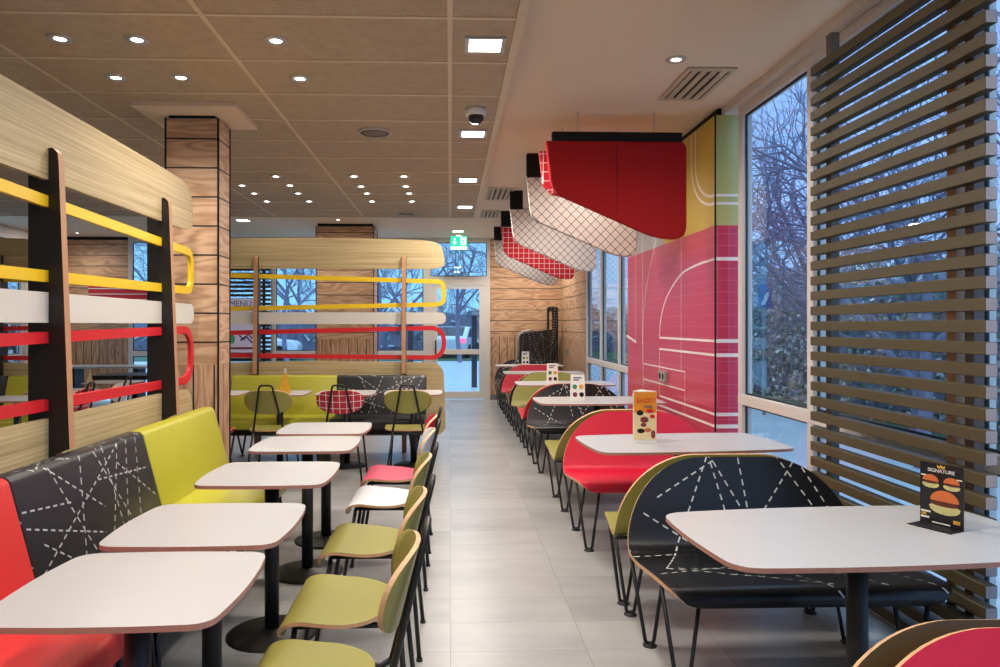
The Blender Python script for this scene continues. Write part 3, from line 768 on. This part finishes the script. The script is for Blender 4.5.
# ------------------------------------------------------------------ upholstered benches
def bench(label, loc, rotz, L, mat, group=None):
    """local x 0..L, front at y=0, backrest leaning back to y=.67"""
    r = thing('upholstered_bench', label, 'bench', loc, rotz, group)
    obj('seat_cushion', MB().prism(rrect(0, .52, .355, .46, (.02, .01, .01, .035)), 'x', .004, L - .004, 0, None, True), [mat], r, bevel=.006)
    P = fillet([(.44, .44), (.555, .875), (.645, .875), (.575, .40), (.44, .40), (.44, .44)], .03, 5)
    obj('backrest', MB().prism([tuple(p) for p in P[:-1]], 'x', .003, L - .003, 0, None, True), [mat], r, bevel=.006)
    obj('plinth_board', MB().box(.02, L - .02, .3, .6, .26, .355), ['black_board'], r)
    for x in (.12, L - .12):
        obj('leg', MB().tube(fillet([(x - .05, .1, .355), (x, .06, .01), (x + .05, .1, .355)], .03), .011).lathe([(.028, 0), (.028, .01)], x, .07, 12), ['black_metal'], r)
        obj('leg', MB().tube(fillet([(x - .05, .5, .265), (x, .53, .01), (x + .05, .5, .265)], .03), .011).lathe([(.028, 0), (.028, .01)], x, .52, 12), ['black_metal'], r)
for (y0, m, lab) in ((1.55, 'red_vinyl', 'red vinyl bench section at the lower left, nearest the viewer'), (2.70, 'black_vinyl', 'black bench section with white dashed lines beside the left tables'), (3.85, 'lime_vinyl', 'lime green bench section next to the wooden pillar')):
    bench(lab, (-1.05, y0, 0), PI / 2, 1.15, m, 'bench sections along the left screen')
bench('red vinyl bench section behind the viewer on the left', (-1.05, .40, 0), PI / 2, 1.15, 'red_vinyl', 'bench sections along the left screen')
bench('lime green bench section of the far row', (-2.39, 7.5, 0), 0, 1.15, 'lime_vinyl', 'bench sections along the far screen')
bench('black bench section with white marks at the end of the far row', (-1.24, 7.5, 0), 0, .98, 'black_vinyl', 'bench sections along the far screen')
bench('black bench section seen beyond the left screen', (-5.95, 7.5, 0), 0, 1.15, 'black_vinyl', 'bench sections beyond the left screen')
bench('short lime bench section seen beyond the left screen', (-4.8, 7.5, 0), 0, .5, 'lime_vinyl', 'bench sections beyond the left screen')

# ------------------------------------------------------------------ tables
TOP = .745
def small_top(): return MB().prism(bulge(.272, .264, .022, .012, .05), 'z', TOP - .015, TOP, 0, 1)
def big_top(): return MB().prism(bulge(.555, .302, .02, .03, .075), 'z', TOP - .015, TOP, 0, 1)
def column_mb(): return MB().lathe([(.033, .012), (.033, TOP - .03)], seg=20)
def foot_mb(): return MB().lathe([(.205, 0), (.205, .006), (.19, .012), (.05, .018), (.035, .03)], seg=36)
def plate_mb(): return MB().box(-.11, .11, -.11, .11, TOP - .03, TOP - .0155)
def table(kind, label, x, y, rotz=0, group=None):
    r = thing('cafe_table' if kind == 'small' else 'window_table', label, 'table', (x, y, 0), rotz, group)
    if kind == 'small': t = obj('tabletop', cached('small_top', small_top, ['white_top', 'ply_dark']), None, r)
    else: t = obj('tabletop', cached('big_top', big_top, ['white_top', 'ply_dark']), None, r)
    obj('pedestal', cached('pedestal', column_mb, ['black_metal']), None, r); obj('base_disc', cached('base_disc', foot_mb, ['black_metal']), None, r)
    obj('mounting_plate', cached('mounting_plate', plate_mb, ['black_metal']), None, r)
G1 = 'white tables along the left bench'
for (y, lab) in ((1.95, 'nearest small white table at the lower left, before the red bench'), (2.55, 'second small white table, touching the nearest one, before the black bench'), (3.40, 'third small white table, before the lime bench'), (4.24, 'fourth small white table, beside the white chair'), (4.87, 'fifth and last small white table of the left row, by the pink seat')):
    table('small', lab, -.825, y, 0, G1)
G2 = 'white tables of the far row'
for (x, lab) in ((-2.36, 'small white far table half hidden by the wooden pillar'), (-1.72, 'small white far table carrying the orange cone menu'), (-1.05, 'small white far table behind the red gridded chair'), (-.37, 'small white far table at the right end of the far row')):
    table('small', lab, x, 7.42, 0, G2)
G3 = 'white tables beyond the left screen'
for (y, lab) in ((6.95, 'white table beyond the left screen, nearest of its row'), (7.75, 'white table beyond the left screen, middle of its row'), (8.9, 'white table beyond the left screen, farthest of its row')):
    table('small', lab, -4.05, y, 0, G3)
G4 = 'oblong white tables along the windows'
WT = [(2.36, 4, 'nearest oblong white window table with the burger menu'), (4.22, 5, 'second oblong white window table with the orange three-sided menu'), (6.6, 2, 'third oblong white window table between lime and black seats'), (8.55, 0, 'fourth oblong white window table before the lime seat'), (10.5, 0, 'fifth oblong white window table before the far red seat'), (12.35, 0, 'farthest oblong white window table before the black far seat')]
for (y, a, lab) in WT: table('big', lab, 1.345, y, R(a), G4)
# long table and dark table far left
r = thing('long_table', 'long white counter table before the far left wooden wall', 'table', (-5.55, 12.0, 0))
obj('tabletop', MB().prism(rrect(-.75, .75, -.3, .3, .05), 'z', .74, .77), ['white_top'], r)
for x in (-.5, .5): obj('pedestal', MB().box(x - .04, x + .04, -.15, .15, 0, .74), ['black_metal'], r)
r = thing('dark_table', 'low dark table right of the white counter at far left', 'table', (-4.7, 11.0, 0))
obj('tabletop', MB().prism(rrect(-.5, .5, -.35, .35, .08), 'z', .64, .7), ['black_board'], r); obj('pedestal', MB().lathe([(.2, 0), (.2, .01), (.04, .03), (.04, .64)]), ['black_metal'], r)

# ------------------------------------------------------------------ plywood chairs
def seat_prof():
    pts = catmull([(.166, .417), (.172, .433), (.155, .453), (.11, .462), (.02, .453), (-.1, .448), (-.165, .453)], 8)
    cum = [(1 - math.cos(PI * k / 26)) / 2 for k in range(27)]
    P, L = resample(pts, cum); hw = []
    for c in cum:
        d0 = c * L; d1 = (1 - c) * L; w = .228
        if d0 < .05: w = .228 - .05 * (1 - math.sqrt(max(0, 1 - (1 - d0 / .05) ** 2)))
        if d1 < .17: w = .05 + (.228 - .05) * math.sqrt(max(0, 1 - (1 - d1 / .17) ** 2)) if d1 > 0 else .05
        hw.append(max(w, .03))
    return [tuple(p) for p in P], hw
def seat_mb(): P, hw = seat_prof(); return MB().shell(P, hw, .013, 12, uvo=(.3, 0))
def back_mb():
    n = 22; P = []; hw = []; cy, cz = -.266, .73; dy, dz = -.25, .968; H = .113
    for k in range(n + 1):
        a = -math.cos(PI * k / n); t = a * H
        P.append((cy + dy * t, cz + dz * t)); hw.append(max(.02, .216 * (max(0, 1 - abs(a) ** 2.5)) ** (1 / 2.4)))
    return MB().shell([(p[0], p[1]) for p in P], hw, .013, 14, cup=lambda x, i: -1.1 * x * x, uvo=(.25, .2))
def side_frame(s):
    p = fillet([(s * .195, .205, .008), (s * .16, .15, .436), (s * .14, -.2, .43), (s * .056, -.315, .888), (0, -.315, .888)], .04, 6)
    q = fillet([(s * .139, -.17, .425), (s * .135, -.215, .42), (s * .205, -.25, .008)], .02, 5)
    m = MB().tube(p, .0095, 8); m.tube(q, .0095, 8); return m
def frame_mb():
    m = MB(); m.tube(fillet([(-.14, -.205, .45), (-.056, -.315, .888), (.056, -.315, .888), (.14, -.205, .45)], .03, 6), .0095, 8)
    for s in (-1, 1): m.tube([(s * .14, -.207, .452), (s * .142, -.17, .428), (s * .16, .138, .434)], .0095, 8)
    m.tube([(-.142, -.15, .428), (.142, -.15, .428)], .0095, 8); m.tube([(-.16, .12, .432), (.16, .12, .432)], .0095, 8)
    return m
def leg_mb(s, f):
    a = (s * .16, .135, .436) if f else (s * .14, -.205, .45); b = (s * .195, .205, .006) if f else (s * .2, -.245, .006)
    m = MB().tube([a, b], .0095, 8); m.lathe([(.014, 0), (.014, .012)], b[0], b[1], 10); return m
def chair(label, x, y, rotz, seatm, backm, group=None):
    r = thing('plywood_chair', label, 'chair', (x, y, 0), rotz, group)
    sm = cached('chair_seat_' + seatm, seat_mb, [seatm, seatm, 'ply']); bm = cached('chair_back_' + backm, back_mb, [backm, backm, 'ply'])
    obj('seat', sm, None, r); obj('backrest', bm, None, r); obj('frame', cached('chair_frame', frame_mb, ['black_metal']), None, r)
    for s in (-1, 1):
        for f in (0, 1): obj('leg', cached('chair_leg%d%d' % (s, f), lambda: leg_mb(s, f), ['black_metal']), None, r)
G5 = 'chairs along the aisle side of the left tables'
for (y, s, b, lab) in ((2.0, 'lime', 'lime', 'olive lime plywood chair nearest the viewer, only part of seat in view'), (2.58, 'lime', 'lime', 'olive lime chair second from the viewer at the left tables'), (3.3, 'lime', 'lime', 'bright lime chair before the white-seated chair at the left tables'), (4.12, 'whitelam', 'whitelam', 'chair with a pale grey white seat at the left tables'), (4.76, 'pink', 'red', 'chair with pink red seat and red backrest, last of the left row')):
    chair(lab, -.375, y, PI / 2, s, b, G5)
G6 = 'chairs facing the far bench'
for (x, y, m, lab) in ((-2.25, 6.75, 'red', 'red plywood chair mostly hidden behind the wooden pillar'), (-1.65, 6.88, 'lime', 'lime plywood chair seen from behind, left of the gridded chair'), (-1.0, 6.88, 'redgrid', 'red plywood chair with a white grid in the far row'), (-.385, 6.88, 'lime', 'lime plywood chair seen from behind at the right end of the far row')):
    chair(lab, x, y, 0, m, m, G6)
G7 = 'chairs beyond the left screen'
for (y, m, lab) in ((6.95, 'redgrid', 'red chair with white grid beyond the left screen'), (7.75, 'whitelam', 'white plywood chair beyond the left screen'), (8.85, 'red', 'plain red plywood chair beyond the left screen')):
    chair(lab, -3.68, y, PI / 2, m, m, G7)

# ------------------------------------------------------------------ double plywood seats on hairpin legs
def love_prof():
    pts = catmull([(-.842, .392), (-.855, .42), (-.838, .449), (-.79, .458), (-.6, .44), (-.4, .415), (-.27, .408), (-.21, .43), (-.175, .5), (-.13, .63), (-.065, .805)], 10)
    cum = [k / 30 * .62 for k in range(0, 30)] + [.62 + .38 * math.sin(PI / 2 * k / 20) for k in range(0, 21)]
    cum[0:1] = [0, .004, .012]
    P, L = resample(pts, cum); hw = []
    for c in cum:
        s = c * L; w = .535
        if s < .13: w = .535 - .13 * (1 - math.sqrt(max(0, 1 - (1 - s / .13) ** 2)))
        d = L - s
        if d < .43: w = .15 + .385 * math.sqrt(max(0, 1 - (1 - d / .43) ** 2))
        hw.append(w)
    return [tuple(p) for p in P], hw
def love_mb(k=1.):
    P, hw = love_prof(); return MB().shell([(p[0] * k, p[1]) for p in P], hw, .016, 24)
def hairpin(x, y, zt):
    m = MB().tube(fillet([(x - .078, y + .02, zt), (x - .018, y, .012), (x + .018, y, .012), (x + .078, y + .02, zt)], .015, 5), .0085, 8)
    m.lathe([(.032, 0), (.032, .006), (.012, .014)], x, y, 14); m.box(x - .07, x + .07, y + .005, y + .04, zt - .004, zt + .004); return m
def loveseat(label, y, flip, mat, group='double seats along the windows', x=1.33, k=1.):
    r = thing('double_seat', label, 'bench seat', (x, y, 0), PI if flip else 0, group)
    obj('seat_shell', cached('love_%s_%.2f' % (mat, k), lambda: love_mb(k), [mat, mat, 'ply']), None, r)
    for lx in (-.45, .45):
        obj('leg', cached('hair_f%.1f_%.2f' % (lx, k), lambda: hairpin(lx, -.72 * k if k == 1 else -.235, .428), ['black_metal']), None, r)
        obj('leg', cached('hair_b%.1f_%.2f' % (lx, k), lambda: hairpin(lx, -.255 * k, .388), ['black_metal']), None, r)
    return r
for (y, f, m, lab) in ((1.53, 0, 'red', 'red double seat at the lower right corner, nearest the viewer'), 
        (3.47, 0, 'black_dots', 'big black double seat with white dashed lines before the nearest window table'), (3.47, 1, 'lime', 'lime double seat back to back behind the big black one'),
        (5.3, 0, 'red', 'red double seat at the table with the orange menu'), (5.3, 1, 'lime', 'lime double seat back to back behind the red one'),
        (7.72, 0, 'black_dots', 'smaller looking black double seat at the third window table'), (7.72, 1, 'red', 'red double seat mostly hidden behind the black one'),
        (9.57, 0, 'lime', 'lime double seat facing the viewer at the fourth window table'), (9.57, 1, 'black_dots', 'black double seat mostly hidden behind the facing lime one'),
        (11.45, 0, 'red', 'far red double seat at the fifth window table'), (11.45, 1, 'black_dots', 'black double seat mostly hidden behind the far red one'),
        (13.2, 0, 'black_dots', 'farthest black double seat near the wooden back wall')):
    r = loveseat(lab, y, f, m, x=1.27 if y == 1.53 else (1.34 if y == 3.47 else 1.33), k=.36 if (y == 3.47 and f) else 1.)
    if y == 1.53:
        P, hw = love_prof(); n = len(P); k = next(i for i in range(n) if P[i][0] > -.215 and P[i][1] > .43)
        obj('rear_shell', MB().shell([(p[0] + .085, p[1] - .018) for p in P[k:]], hw[k:], .016, 24), ['lime_shaded', 'lime', 'ply'], r, (-.02, 0, 0))  # front face uses the lime with painted shade

# black booth screen in the far right corner
r = thing('booth_screen', 'tall black speckled booth screen with a slot in the far corner', 'screen', (1.22, 13.5, 0))
m = MB()
P = [(.08, 0)] + [tuple(q) for q in fillet([(.08, .9), (.085, 1.26), (.59, 1.345)], .09, 6)] + [(.80, 1.345), (.80, 0)]
m.prism(P, 'y', 0, .07)
m.box(.59, .632, 0, .07, 1.345, 1.70); m.box(.685, .80, 0, .07, 1.345, 1.70); m.prism(rrect(.59, .80, 1.68, 1.77, (0, 0, .05, .05)), 'y', 0, .07)
obj('panel', m, ['black_panel'], r)
obj('metal_edge', MB().tube(fillet([(.045, .03, .0), (.045, .03, 1.2), (.12, .03, 1.3), (.3, .03, 1.33)], .1, 6), .03, 10), ['steel'], r)

# ------------------------------------------------------------------ menus on the tables
Z0 = TOP + .0005
def burger(parent, cx, cz, s, x):
    m = MB(); n = 14
    def el(px, pz, rx, rz, a0, a1, mat, d):
        pts = [(px + rx * math.cos(a0 + (a1 - a0) * k / n), pz + rz * math.sin(a0 + (a1 - a0) * k / n)) for k in range(n + 1)]
        m.prism(pts, 'y', -d, -.0005, mat)
    el(cx, cz - .45 * s, s, .42 * s, PI, 2 * PI, 2, .0016); el(cx, cz - .38 * s, 1.05 * s, .2 * s, 0, 2 * PI - .01, 2, .002)
    el(cx, cz - .15 * s, .98 * s, .18 * s, 0, 2 * PI - .01, 1, .0024); el(cx, cz + .02 * s, .95 * s, .75 * s, 0, PI, 0, .0028)
    obj('burger_print', m, ['bun', 'patty', 'lettuce'], parent)
r = thing('table_menu', 'black menu card with three burgers on the nearest window table', 'menu', (1.667, 2.415, Z0), -math.atan2(.91, .42))
# local x runs along the card, local -y is its printed side
cd = obj('card', MB().box(-.072, .072, 0, .004, .002, .212), ['darkcard'], r); obj('foot_plate', MB().box(-.072, .072, -.07, .004, 0, .0025), ['darkcard'], r)
burger(cd, .012, .085, .05, 0); burger(cd, -.035, .15, .028, 0); burger(cd, .035, .15, .027, 0)
text_mesh('lettering', 'SIGNATURE', .017, 'paper', cd, (0, -.001, .187), (PI / 2, 0, 0))
cr = MB().prism([(-.012, .197), (.012, .197), (.014, .208), (.006, .203), (0, .21), (-.006, .203), (-.014, .208)], 'y', -.0015, -.0003)
obj('crown_print', cr, ['gold'], cd); obj('price_print', MB().box(.04, .062, -.0012, -.0003, .018, .03).box(-.066, -.05, -.0012, -.0003, .03, .038), ['gold'], cd)
obj('small_print', MB().box(-.068, -.04, -.0012, -.0003, .02, .026).box(-.068, -.035, -.0012, -.0003, .04, .046).box(-.03, .03, -.0012, -.0003, .008, .012).box(-.068, -.05, -.0012, -.0003, .165, .169).box(.05, .068, -.0012, -.0003, .165, .169), ['paper'], cd)

r = thing('table_menu', 'three-sided orange and cream menu on the second window table', 'menu', (1.13, 4.22, Z0), R(-4))
h = .3
tri = [(-.066, -.035), (.07, -.035), (.0, .075)]
def wallq(a, b, z0, z1, mat): 
    i = q.add([(a[0], a[1], z0), (b[0], b[1], z0), (b[0], b[1], z1), (a[0], a[1], z1)]); q.face((i, i + 1, i + 2, i + 3), mat)
q = MB(); q.prism(tri, 'z', .0, h, 0)
cd = obj('card_body', q, ['paper'], r)
f = MB(); f.box(-.06, .068, -.0368, -.0355, .175, h - .004, 1); f.box(-.06, .068, -.0368, -.0355, .02, .175, 0)
obj('front_print', f, ['cream', 'orange'], cd)
text_mesh('lettering', 'EAZIST', .036, 'redrail', cd, (.01, -.0375, .245), (PI / 2, 0, 0)); text_mesh('lettering', 'czas', .03, 'navy', cd, (.022, -.0375, .213), (PI / 2, 0, 0))
f = MB()
for (cx, cz, rx, rz, m) in ((-.025, .175, .018, .016, 0), (.03, .185, .02, .013, 1), (.045, .155, .014, .012, 1), (0, .135, .022, .018, 2), (-.005, .105, .015, .012, 2), (-.02, .07, .02, .014, 0), (.02, .075, .018, .012, 3), (.05, .05, .011, .025, 2)):
    f.prism([(cx + rx * math.cos(a * PI / 6) * (1 + .25 * (a % 2)), cz + rz * math.sin(a * PI / 6)) for a in range(12)], 'y', -.0376, -.037, m)
obj('food_print', f, ['felt_black', 'redrail', 'maroon', 'bun'], cd)
def four_icon(label, x, y, w=.125, hh=.235, rot=0.):
    r = thing('table_menu', label, 'menu', (x, y, Z0), rot)
    cd = obj('card', MB().prism([(-.045, 0), (.045, 0), (.004, hh), (-.004, hh)], 'x', -w / 2, w / 2), ['paper'], r)
    def on(z): return -.045 + .041 * z / hh
    for (cx, cz, m) in ((-.03, .125, 'green'), (.03, .125, 'amber'), (-.03, .055, 'maroon'), (.03, .055, 'felt_black')):
        f = MB(); y0 = on(cz)
        f.prism([(cx + .019 * math.cos(a * PI / 6) * (1 + .2 * (a % 2)), cz + .022 * math.sin(a * PI / 6)) for a in range(12)], 'y', y0 - .006, y0 + .004)
        obj('icon', f, [m], cd)
    f = MB()
    for z in (.205, .185): f.box(-.04, .035 if z > .2 else .01, on(z) - .003, on(z) + .003, z - .005, z + .005)
    obj('heading_print', f, ['navy'], cd)
four_icon('white menu card with four icons on the third window table', 1.16, 6.58)
four_icon('white menu card with four icons on the fourth window table', 1.2, 8.5)
four_icon('small white menu card on the farthest window table', 1.28, 12.3)
def cone(label, x, y, prints, sc=1.):
    r = thing('table_menu', label, 'menu', (x, y, Z0)); r.scale = (sc, sc, sc); m = MB()
    b = m.add([(-.065, -.05, 0), (.065, -.05, 0), (0, .06, 0), (-.012, -.01, .2), (.012, -.01, .2), (0, .012, .2)])
    for k, (i, j) in enumerate(((0, 1), (1, 2), (2, 0))): m.face((b + i, b + j, b + 3 + j, b + 3 + i), 0 if k == 0 else 1)
    m.face((b + 2, b + 1, b), 1); m.face((b + 3, b + 4, b + 5), 1)
    obj('card_body', m, prints, r); obj('tip', MB().prism([(-.012, -.01), (.012, -.01), (0, .012)], 'z', .2, .245), ['paper'], r)
cone('orange pointed menu stand on the far table', -1.66, 7.4, ['amber', 'paper'])
cone('pale pointed menu stand on a table beyond the left screen', -4.25, 8.75, ['cream', 'paper'], .65)

# red slatted sign far left
r = thing('slatted_sign', 'red panel with thin white stripes at the far left wooden wall', 'sign', (-6.1, 13.6, 2.0))
m = MB(); m.box(-.55, .75, 0, .05, -.2, .2, 0)
for k in range(1, 4): m.box(-.55, .75, -.004, -.0005, -.2 + .1 * k - .008, -.2 + .1 * k + .008, 1)
obj('panel', m, ['redrail', 'paper'], r)
for x in (-.4, .6): obj('bracket', MB().box(x - .02, x + .02, .05, .3, -.02, .02), ['steel'], r)

# ------------------------------------------------------------------ outside
def no_uv_mesh(name, v, f, mats, fm=None):
    me = bpy.data.meshes.new(name); me.from_pydata(v, [], f)
    for m in mats: me.materials.append(M[m])
    if fm:
        for p, k in zip(me.polygons, fm): p.material_index = k
    return me
g = MB(); g.box(-70, 70, -40, 110, -.3, -.06)
struct('ground', g, ['asphalt'])
g = MB(); g.box(5.4, 12, -10, 40, -.07, -.03); g.box(-60, 60, 30, 60, -.07, -.04)
o = obj('lawn', g, ['grass']); tag(o, 'strips of short grass outside the windows', 'grass', None, 'stuff')

def tree_mesh(name, seed, h, spread=.55, levels=5):
    rnd = random.Random(seed); m = MB()
    def grow(p, d, L, r, lv):
        n = 3; pts = [p]; q = p.copy(); dd = d.copy()
        for k in range(n):
            dd = (dd + Vector((rnd.uniform(-1, 1), rnd.uniform(-1, 1), rnd.uniform(-.4, .6))) * .16).normalized(); q = q + dd * L / n; pts.append(q.copy())
        m.tube(pts, r, 5 if lv < 2 else 3, 0, False, r * .6)
        if lv >= levels: return
        for k in range(4 if lv == 0 else (4 if lv < 3 else 3)):
            t = rnd.uniform(.35, 1) if k else 1.; i = min(n - 1, int(t * n)); b = pts[i].lerp(pts[i + 1], t * n - i)
            a = rnd.uniform(0, 2 * PI); side = dd.cross(Vector((math.cos(a), math.sin(a), .3))).normalized()
            nd = (dd * rnd.uniform(.5, .9) + side * rnd.uniform(.5, 1.0) * spread * 1.6).normalized()
            grow(b, nd, L * rnd.uniform(.55, .78), r * .55, lv + 1)
    grow(Vector((0, 0, -.1)), Vector((0, 0, 1)), h * .32, h * .011, 0)
    return m.mesh(name, ['bark'])
TM = [tree_mesh('bare_tree', 3, 7.5), tree_mesh('bare_tree', 8, 9), tree_mesh('bare_tree', 21, 8)]
rnd = random.Random(4)
def tree(x, y, k, s, label, group):
    o = bpy.data.objects.new('bare_tree', TM[k]); COL.objects.link(o); o.location = (x, y, -.06); o.rotation_euler = (0, 0, rnd.uniform(0, 6.3)); o.scale = (s, s, s)
    tag(o, label, 'tree', group)
for (x, y, k, s) in ((6.2, 9.5, 0, .9), (7.5, 6.5, 1, .85), (7.0, 13.0, 2, .9), (9.5, 11.0, 1, 1.0), (8.5, 3.5, 2, .9), (10.5, 17, 0, 1.1), (7.2, 19, 1, .9), (5.6, 10.6, 2, 1.0), (4.9, 7.4, 1, .8), (8.4, 15.5, 0, 1.2)):
    tree(x, y, k, s, 'bare tree outside the right window', 'bare trees beyond the right window')
for (x, y, k, s) in ((-1.5, 24, 0, 1), (1.6, 22, 1, .8), (.4, 29, 2, 1.2), (-5.5, 25, 1, 1), (-9, 23, 2, 1), (3.5, 30, 0, 1.1), (-3.2, 32, 1, 1.2), (-13, 18, 0, 1), (-7, 34, 2, 1.3)):
    tree(x, y, k, s, 'bare tree beyond the back windows', 'bare trees beyond the back windows')

def hedge(label, x0, x1, y0, y1, h, n, seed, sz=.07, cat='hedge', mats=('leaf', 'leaf2')):
    rnd = random.Random(seed); v = []; f = []; fm = []
    for k in range(n):
        p = Vector((rnd.uniform(x0, x1), rnd.uniform(y0, y1), rnd.uniform(-.05, h * (.85 + .15 * math.sin(k)))))
        a = Vector((rnd.gauss(0, 1), rnd.gauss(0, 1), rnd.gauss(0, 1))).normalized(); b = a.orthogonal().normalized(); c = a.cross(b)
        s = sz * rnd.uniform(.6, 1.4); i = len(v); v += [p + b * s, p + c * s * .7, p - b * s, p - c * s * .7]; f.append((i, i + 1, i + 2, i + 3)); fm.append(0 if rnd.random() < .72 else 1)
    r = thing('garden_hedge', label, cat, ((x0 + x1) / 2, (y0 + y1) / 2, 0)); me = no_uv_mesh('foliage', [Vector(q) - Vector(((x0 + x1) / 2, (y0 + y1) / 2, 0)) for q in v], f, mats, fm)
    obj('foliage', me, None, r)
    w = MB(); cx, cy = (x1 - x0) / 2, (y1 - y0) / 2; 
    w.prism([(-cx * .55, -.05), (cx * .55, -.05), (cx * .5, h * .75), (0, h * .84), (-cx * .5, h * .75)], 'y', -cy * .97, cy * .97)
    obj('inner_growth', w, ['bark'], r)
hedge('ivy covered bank outside the right window', 6.5, 7.8, 2.0, 20, 2.6, 36000, 1, .05)
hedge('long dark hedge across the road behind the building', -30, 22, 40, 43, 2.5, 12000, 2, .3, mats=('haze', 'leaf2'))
hedge('hedge outside the left windows', -14, -12.4, 4, 24, 2.4, 7000, 3, .16)
r = thing('parking_sign', 'blue sign with a white mark outside the right window', 'sign', (5.2, 11.85, 0))
obj('post', MB().tube([(0, .03, -.06), (0, .03, 2.5)], .03, 10), ['steel'], r); obj('panel', MB().box(-.12, .12, -.01, .01, 1.72, 2.2), ['screenblue'], r, bevel=.004)
obj('white_mark', MB().prism([(-.07, 1.76), (-.01, 1.76), (.06, 1.9), (.06, 1.97), (.02, 1.97)], 'y', -.014, -.0105), ['paper'], r)
for (x, lab) in ((-.94, 'dark steel post outside, left of the glass door'), (.58, 'dark steel post outside, seen through the glass door')):
    r = thing('gate_post', lab, 'post', (x, 17.4, -.06)); obj('shaft', MB().box(-.065, .065, -.065, .065, 0, 1.68), ['darkpost'], r, bevel=.01); obj('cap', MB().box(-.075, .075, -.075, .075, 1.68, 1.71), ['darkpost'], r)

def car(label, loc, rotz):
    r = thing('parked_car', label, 'car', loc, rotz)
    body = [(-2.1, .3), (2.1, .3), (2.15, .62), (1.95, .82), (1.1, .9), (.45, 1.38), (-1.2, 1.42), (-1.9, 1.0), (-2.12, .9)]
    obj('body', MB().prism([tuple(p) for p in fillet(body + [body[0]], .12, 4)[:-1]], 'y', -.85, .85), ['carwhite'], r, bevel=.1, bseg=3)
    obj('windows', MB().prism([(-1.65, .95), (.95, .93), (.42, 1.3), (-1.15, 1.34)], 'y', -.86, .86), ['carglass'], r)
    obj('rear_window', MB().prism([(-1.2, 1.36), (-1.86, 1.0), (-1.9, 1.02), (-1.25, 1.4)], 'y', -.65, .65), ['carglass'], r)
    for x in (-1.35, 1.35):
        for y in (-.8, .8): obj('wheel', MB().prism([(x + .32 * math.cos(a * PI / 10), .32 + .32 * math.sin(a * PI / 10)) for a in range(20)], 'y', y - .1, y + .1), ['tyre'], r)
    for y in (-.65, .65): obj('tail_lamp', MB().box(-2.16, -2.08, y - .16, y + .16, .72, .9), ['tail'], r)
car('white car with red tail lamps on the road outside', (.25, 34, -.06), R(80))
car('white car parked farther left on the road outside', (-8.5, 31, -.06), R(5))

# ------------------------------------------------------------------ world and view
w = bpy.data.worlds.new('dusk sky'); scn.world = w; w.use_nodes = True; t = w.node_tree; t.nodes.clear()
tc = t.nodes.new('ShaderNodeTexCoord'); sx = t.nodes.new('ShaderNodeSeparateXYZ'); t.links.new(tc.outputs['Generated'], sx.inputs[0])
def sky_ramp(a, b, c):
    rp = t.nodes.new('ShaderNodeValToRGB'); e = rp.color_ramp.elements
    e[0].position = 0; e[0].color = a; e[1].position = .75; e[1].color = c; k = e.new(.36); k.color = b
    t.links.new(sx.outputs[2], rp.inputs[0]); return rp.outputs[0]
mr = t.nodes.new('ShaderNodeMapRange'); mr.inputs['From Min'].default_value = .05; mr.inputs['From Max'].default_value = .45
t.links.new(sx.outputs[0], mr.inputs['Value'])
mx = t.nodes.new('ShaderNodeMix'); mx.data_type = 'RGBA'; t.links.new(mr.outputs['Result'], mx.inputs[0])
t.links.new(sky_ramp((.19, .45, .70, 1), (.17, .40, .66, 1), (.50, .85, 1.25, 1)), mx.inputs[6])
t.links.new(sky_ramp((.24, .41, .76, 1), (.20, .34, .70, 1), (.50, .85, 1.25, 1)), mx.inputs[7])
bg = t.nodes.new('ShaderNodeBackground'); bg.inputs[1].default_value = 1.45
t.links.new(mx.outputs[2], bg.inputs[0]); wo = t.nodes.new('ShaderNodeOutputWorld'); t.links.new(bg.outputs[0], wo.inputs[0])

vs = scn.view_settings; vs.view_transform = 'Standard'; vs.look = 'None'; vs.gamma = 1; vs.use_curve_mapping = False
vs.exposure = 0.48
scn.cycles.max_bounces = 8; scn.cycles.diffuse_bounces = 5; scn.cycles.glossy_bounces = 4; scn.cycles.transparent_max_bounces = 12
scn.cycles.sample_clamp_indirect = 6
